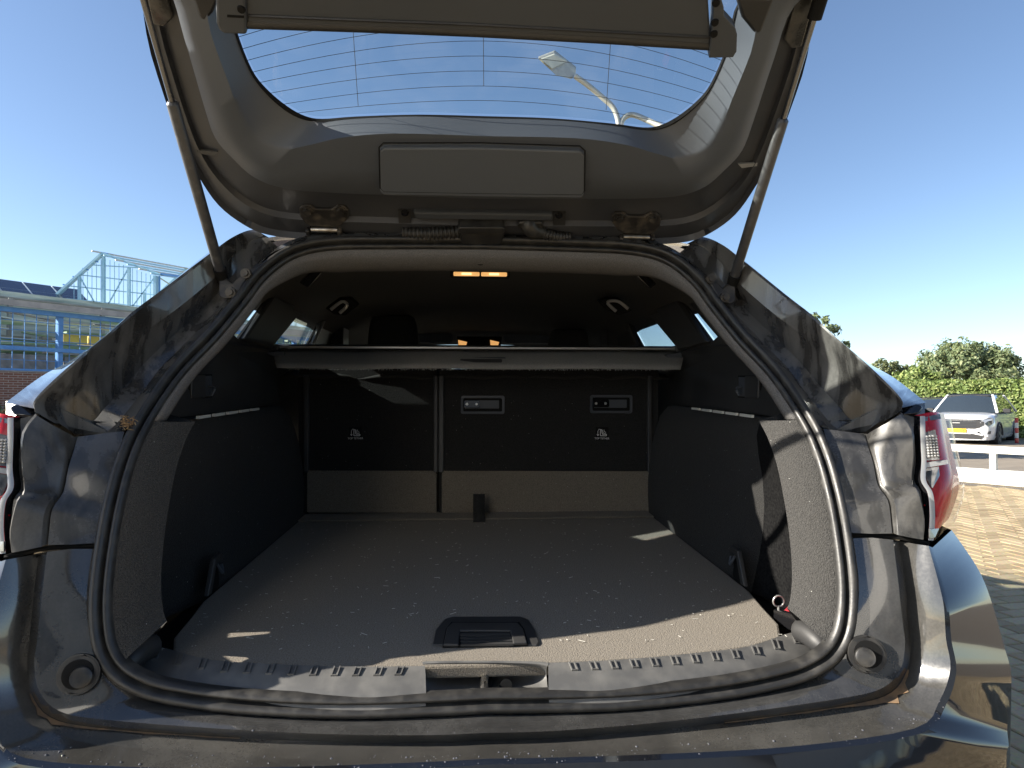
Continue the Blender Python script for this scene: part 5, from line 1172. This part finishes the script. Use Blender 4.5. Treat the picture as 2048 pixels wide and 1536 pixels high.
# canopy with solar panels
cn = empty("store_canopy", F0 - fd * 4 - nf * .5, frame_rot); tag(cn, "grey sheet canopy roof over the timber rack", "roof")
ze = FP(0, 604, .5).z
MB().add([V((0, -.6, ze - .02)), V((15, -.6, ze - .02)), V((15, .5, ze + .14)), V((0, .5, ze + .14))], [(0, 1, 2, 3)]).build("roof_sheet", M("grey_sheet", (.36, .34, .31), .7, col2=(.26, .25, .23), vs=3), cn, smooth=False, mods=[('solid', .05)])
MB().box(0, 15, -.64, -.58, ze - .14, ze + .03).build("fascia", M("grey_fascia", (.42, .39, .36), .8, col2=(.32, .30, .28), vs=4), cn, smooth=False)
for k in range(6): MB().box(k * 2.9 + .2, k * 2.9 + .32, 4.2, 4.35, 0, ze + .7).build("canopy_post", mats_t[1], cn, smooth=False)
sol = M("solar_cells", (.012, .02, .055), .12, coat=1, col2=(.02, .03, .08), vs=10); solf = M("panel_frame", (.6, .62, .64), .4, metal=.5)
org = F0 - fd * 4 - nf * .5
BK = 13.0
pr0 = FP(186, 614, BK); xe = (pr0 - org).dot(fd); zpan = pr0.z
MB().add([V((0, 4.5, ze + .75)), V((24, 4.5, ze + .75)), V((24, BK + 1.5, zpan - .05)), V((0, BK + 1.5, zpan - .05))], [(0, 1, 2, 3)]).build("upper_roof_sheet", MATS["grey_sheet"], cn, smooth=False, mods=[('solid', .05)])
for k in range(9):
    x1_ = xe - k * 1.20; x0_ = x1_ - 1.16
    so2 = empty("solar_panel", org + fd * ((x0_ + x1_) / 2) - nf * (BK - .5) + V((0, 0, zpan)), frame_rot)
    tag(so2, "dark blue framed solar panel in the row on the grey canopy roof", "solar panel", "solar panels on the canopy roof")
    hx = (x1_ - x0_) / 2; tl2 = math.radians(33); dy, dz = math.cos(tl2), math.sin(tl2)
    def q_(x, s, o): return V((x, s * dy - o * dz, s * dz + o * dy))
    MB().prism([q_(-hx, 0, .0), q_(hx, 0, .0), q_(hx, 1.75, .0), q_(-hx, 1.75, .0)], V((0, -dz * .035, dy * .035))).build("frame", solf, so2, smooth=False)
    for s0, s1 in ((.02, .86), (.89, 1.73)):
        MB().prism([q_(-hx + .025, s0, .036), q_(hx - .025, s0, .036), q_(hx - .025, s1, .036), q_(-hx + .025, s1, .036)], V((0, -dz * .003, dy * .003))).build("cells", sol, so2, smooth=False)
    MB().box(-hx + .1, hx - .1, 1.0, 1.05, -.05, .5).build("stand", galv, so2, smooth=False)
# glasshouse frame: light blue gable with purlins running off to the right
GD = 32
def GP(px, py): return W(px, py, GD)
gb = GP(240, 798); gb.z = 0
gh = empty("glasshouse_frame", gb); tag(gh, "bare light blue steel gable frame rising behind the solar panels", "frame")
def gbar(a, b, wd, ht, nm, mt): return MB().bar(GP(*a) - gb, GP(*b) - gb, wd, ht, V((0, 1, 0))).build(nm, mt, gh, smooth=False)
gbar((112, 592), (206, 507), .10, .24, "rafter", lblue); gbar((206, 507), (322, 550), .10, .26, "rafter", lblue)
gbar((322, 548), (430, 562), .1, .12, "eaves_beam", blue)
for x, t in ((159, 553), (207, 512), (258, 535), (312, 552)): gbar((x, t), (x, 640), .12, .12 if x != 312 else .30, "frame_post", lblue)
gbar((319, 552), (319, 640), .06, .06, "frame_post", blue)
for y0_, y1_, xa in ((530, 534, 186), (550, 563, 163), (572, 586, 140), (596, 612, 120)):
    gbar((xa, y0_), (310, y1_ + (310 - 250) * .06), .05, .05, "girt", lblue)
for x in range(148, 312, 9):
    if x < 206: ty = 507 + (206 - x) * .90
    else: ty = 507 + (x - 206) * .37
    gbar((x, ty + 8), (x, 640), .022, .022, "glazing_bar", lblue)
for a, b in (((161, 556), (198, 620)), ((209, 622), (256, 538)), ((258, 622), (308, 556))): gbar(a, b, .05, .05, "brace", lblue)
for k in range(5):
    t = k / 4; a = (126 + 78 * t, 569 - 64 * t); gbar(a, (a[0] + 12, a[1] + 3), .06, .05, "purlin_end", blue)
for k in range(6):
    t = k / 5; p = GP(206 + 116 * t, 506 + 44 * t) - gb
    MB().bar(p - fd * .5, p + fd * 14, .07, .07).build("purlin", lblue if k % 2 else galv, gh, smooth=False)
for k in range(1, 4):
    o_ = fd * (4.2 * k)
    MB().bar(GP(112, 592) - gb + o_, GP(206, 507) - gb + o_, .08, .14, V((0, 1, 0))).build("rafter", lblue, gh, smooth=False); MB().bar(GP(206, 507) - gb + o_, GP(322, 550) - gb + o_, .08, .14, V((0, 1, 0))).build("rafter", mats_t[4], gh, smooth=False)
    for xx in (312, 112): 
        p = GP(xx, 560) - gb + o_; MB().bar(V((p.x, p.y, 0)), p, .1, .1, V((0, 1, 0))).build("frame_post", lblue, gh, smooth=False)
for k in range(3):
    p, q3 = GP(320, 556) - gb + fd * (4.2 * k), GP(320, 640) - gb + fd * (4.2 * (k + 1)); MB().bar(p, q3, .05, .05).build("brace", mats_t[4], gh, smooth=False)
# shrubs at the foot of the wall
sh_ = empty("shrub_row", F0 - fd * 3 + nf * .7, frame_rot); tag(sh_, "dark low shrubs growing along the foot of the brick wall", "shrub")
sm_ = MB(); r = random.Random(29)
for _ in range(3500):
    u = r.random() * 12; z = r.random() ** .7 * (.98 + .18 * noise.noise(V((u * 1.5, 0, 0)))); leaves(sm_, V((u, r.gauss(0, .22), z)), V((0, -1, .6)).normalized(), .14, r)
sm_.build("foliage", lf_tree, sh_, smooth=False)

# ---- showroom across the forecourt, behind the viewpoint: added unseen to bounce sunlight into the boot, mirrored in the bumper
sb_ = empty("added_showroom", (2.5, -8.0, 0), math.radians(-38)); tag(sb_, "long cream rendered showroom with dark window bays added out of view to bounce sunlight into the boot, mirrored in the bumper", "building")
cream = M("cream_render", (.80, .79, .76), .8, col2=(.74, .73, .70), vs=1.5, vdet=8); winm = M("showroom_glass", (.03, .035, .04), .08, coat=1)
MB().box(-5, 26, -8, 0, 0, 8.6).build("wall", cream, sb_, smooth=False)
MB().box(-5.3, 26.3, -8.3, .3, 8.6, 9.0).build("roof_edge", M("roof_edge_grey", (.25, .25, .25), .6), sb_, smooth=False)
for k in range(7):
    x = -2.5 + k * 4.6
    w_ = MB().box(x - 1.3, x + 1.3, .0, .03, .15, 3.0).build("window", winm, sb_, smooth=False)
    for dx in (-1.3, 0, 1.3): MB().box(x + dx - .04, x + dx + .04, .0, .06, .15, 3.0).build("window_bar", wpaint, w_, smooth=False)
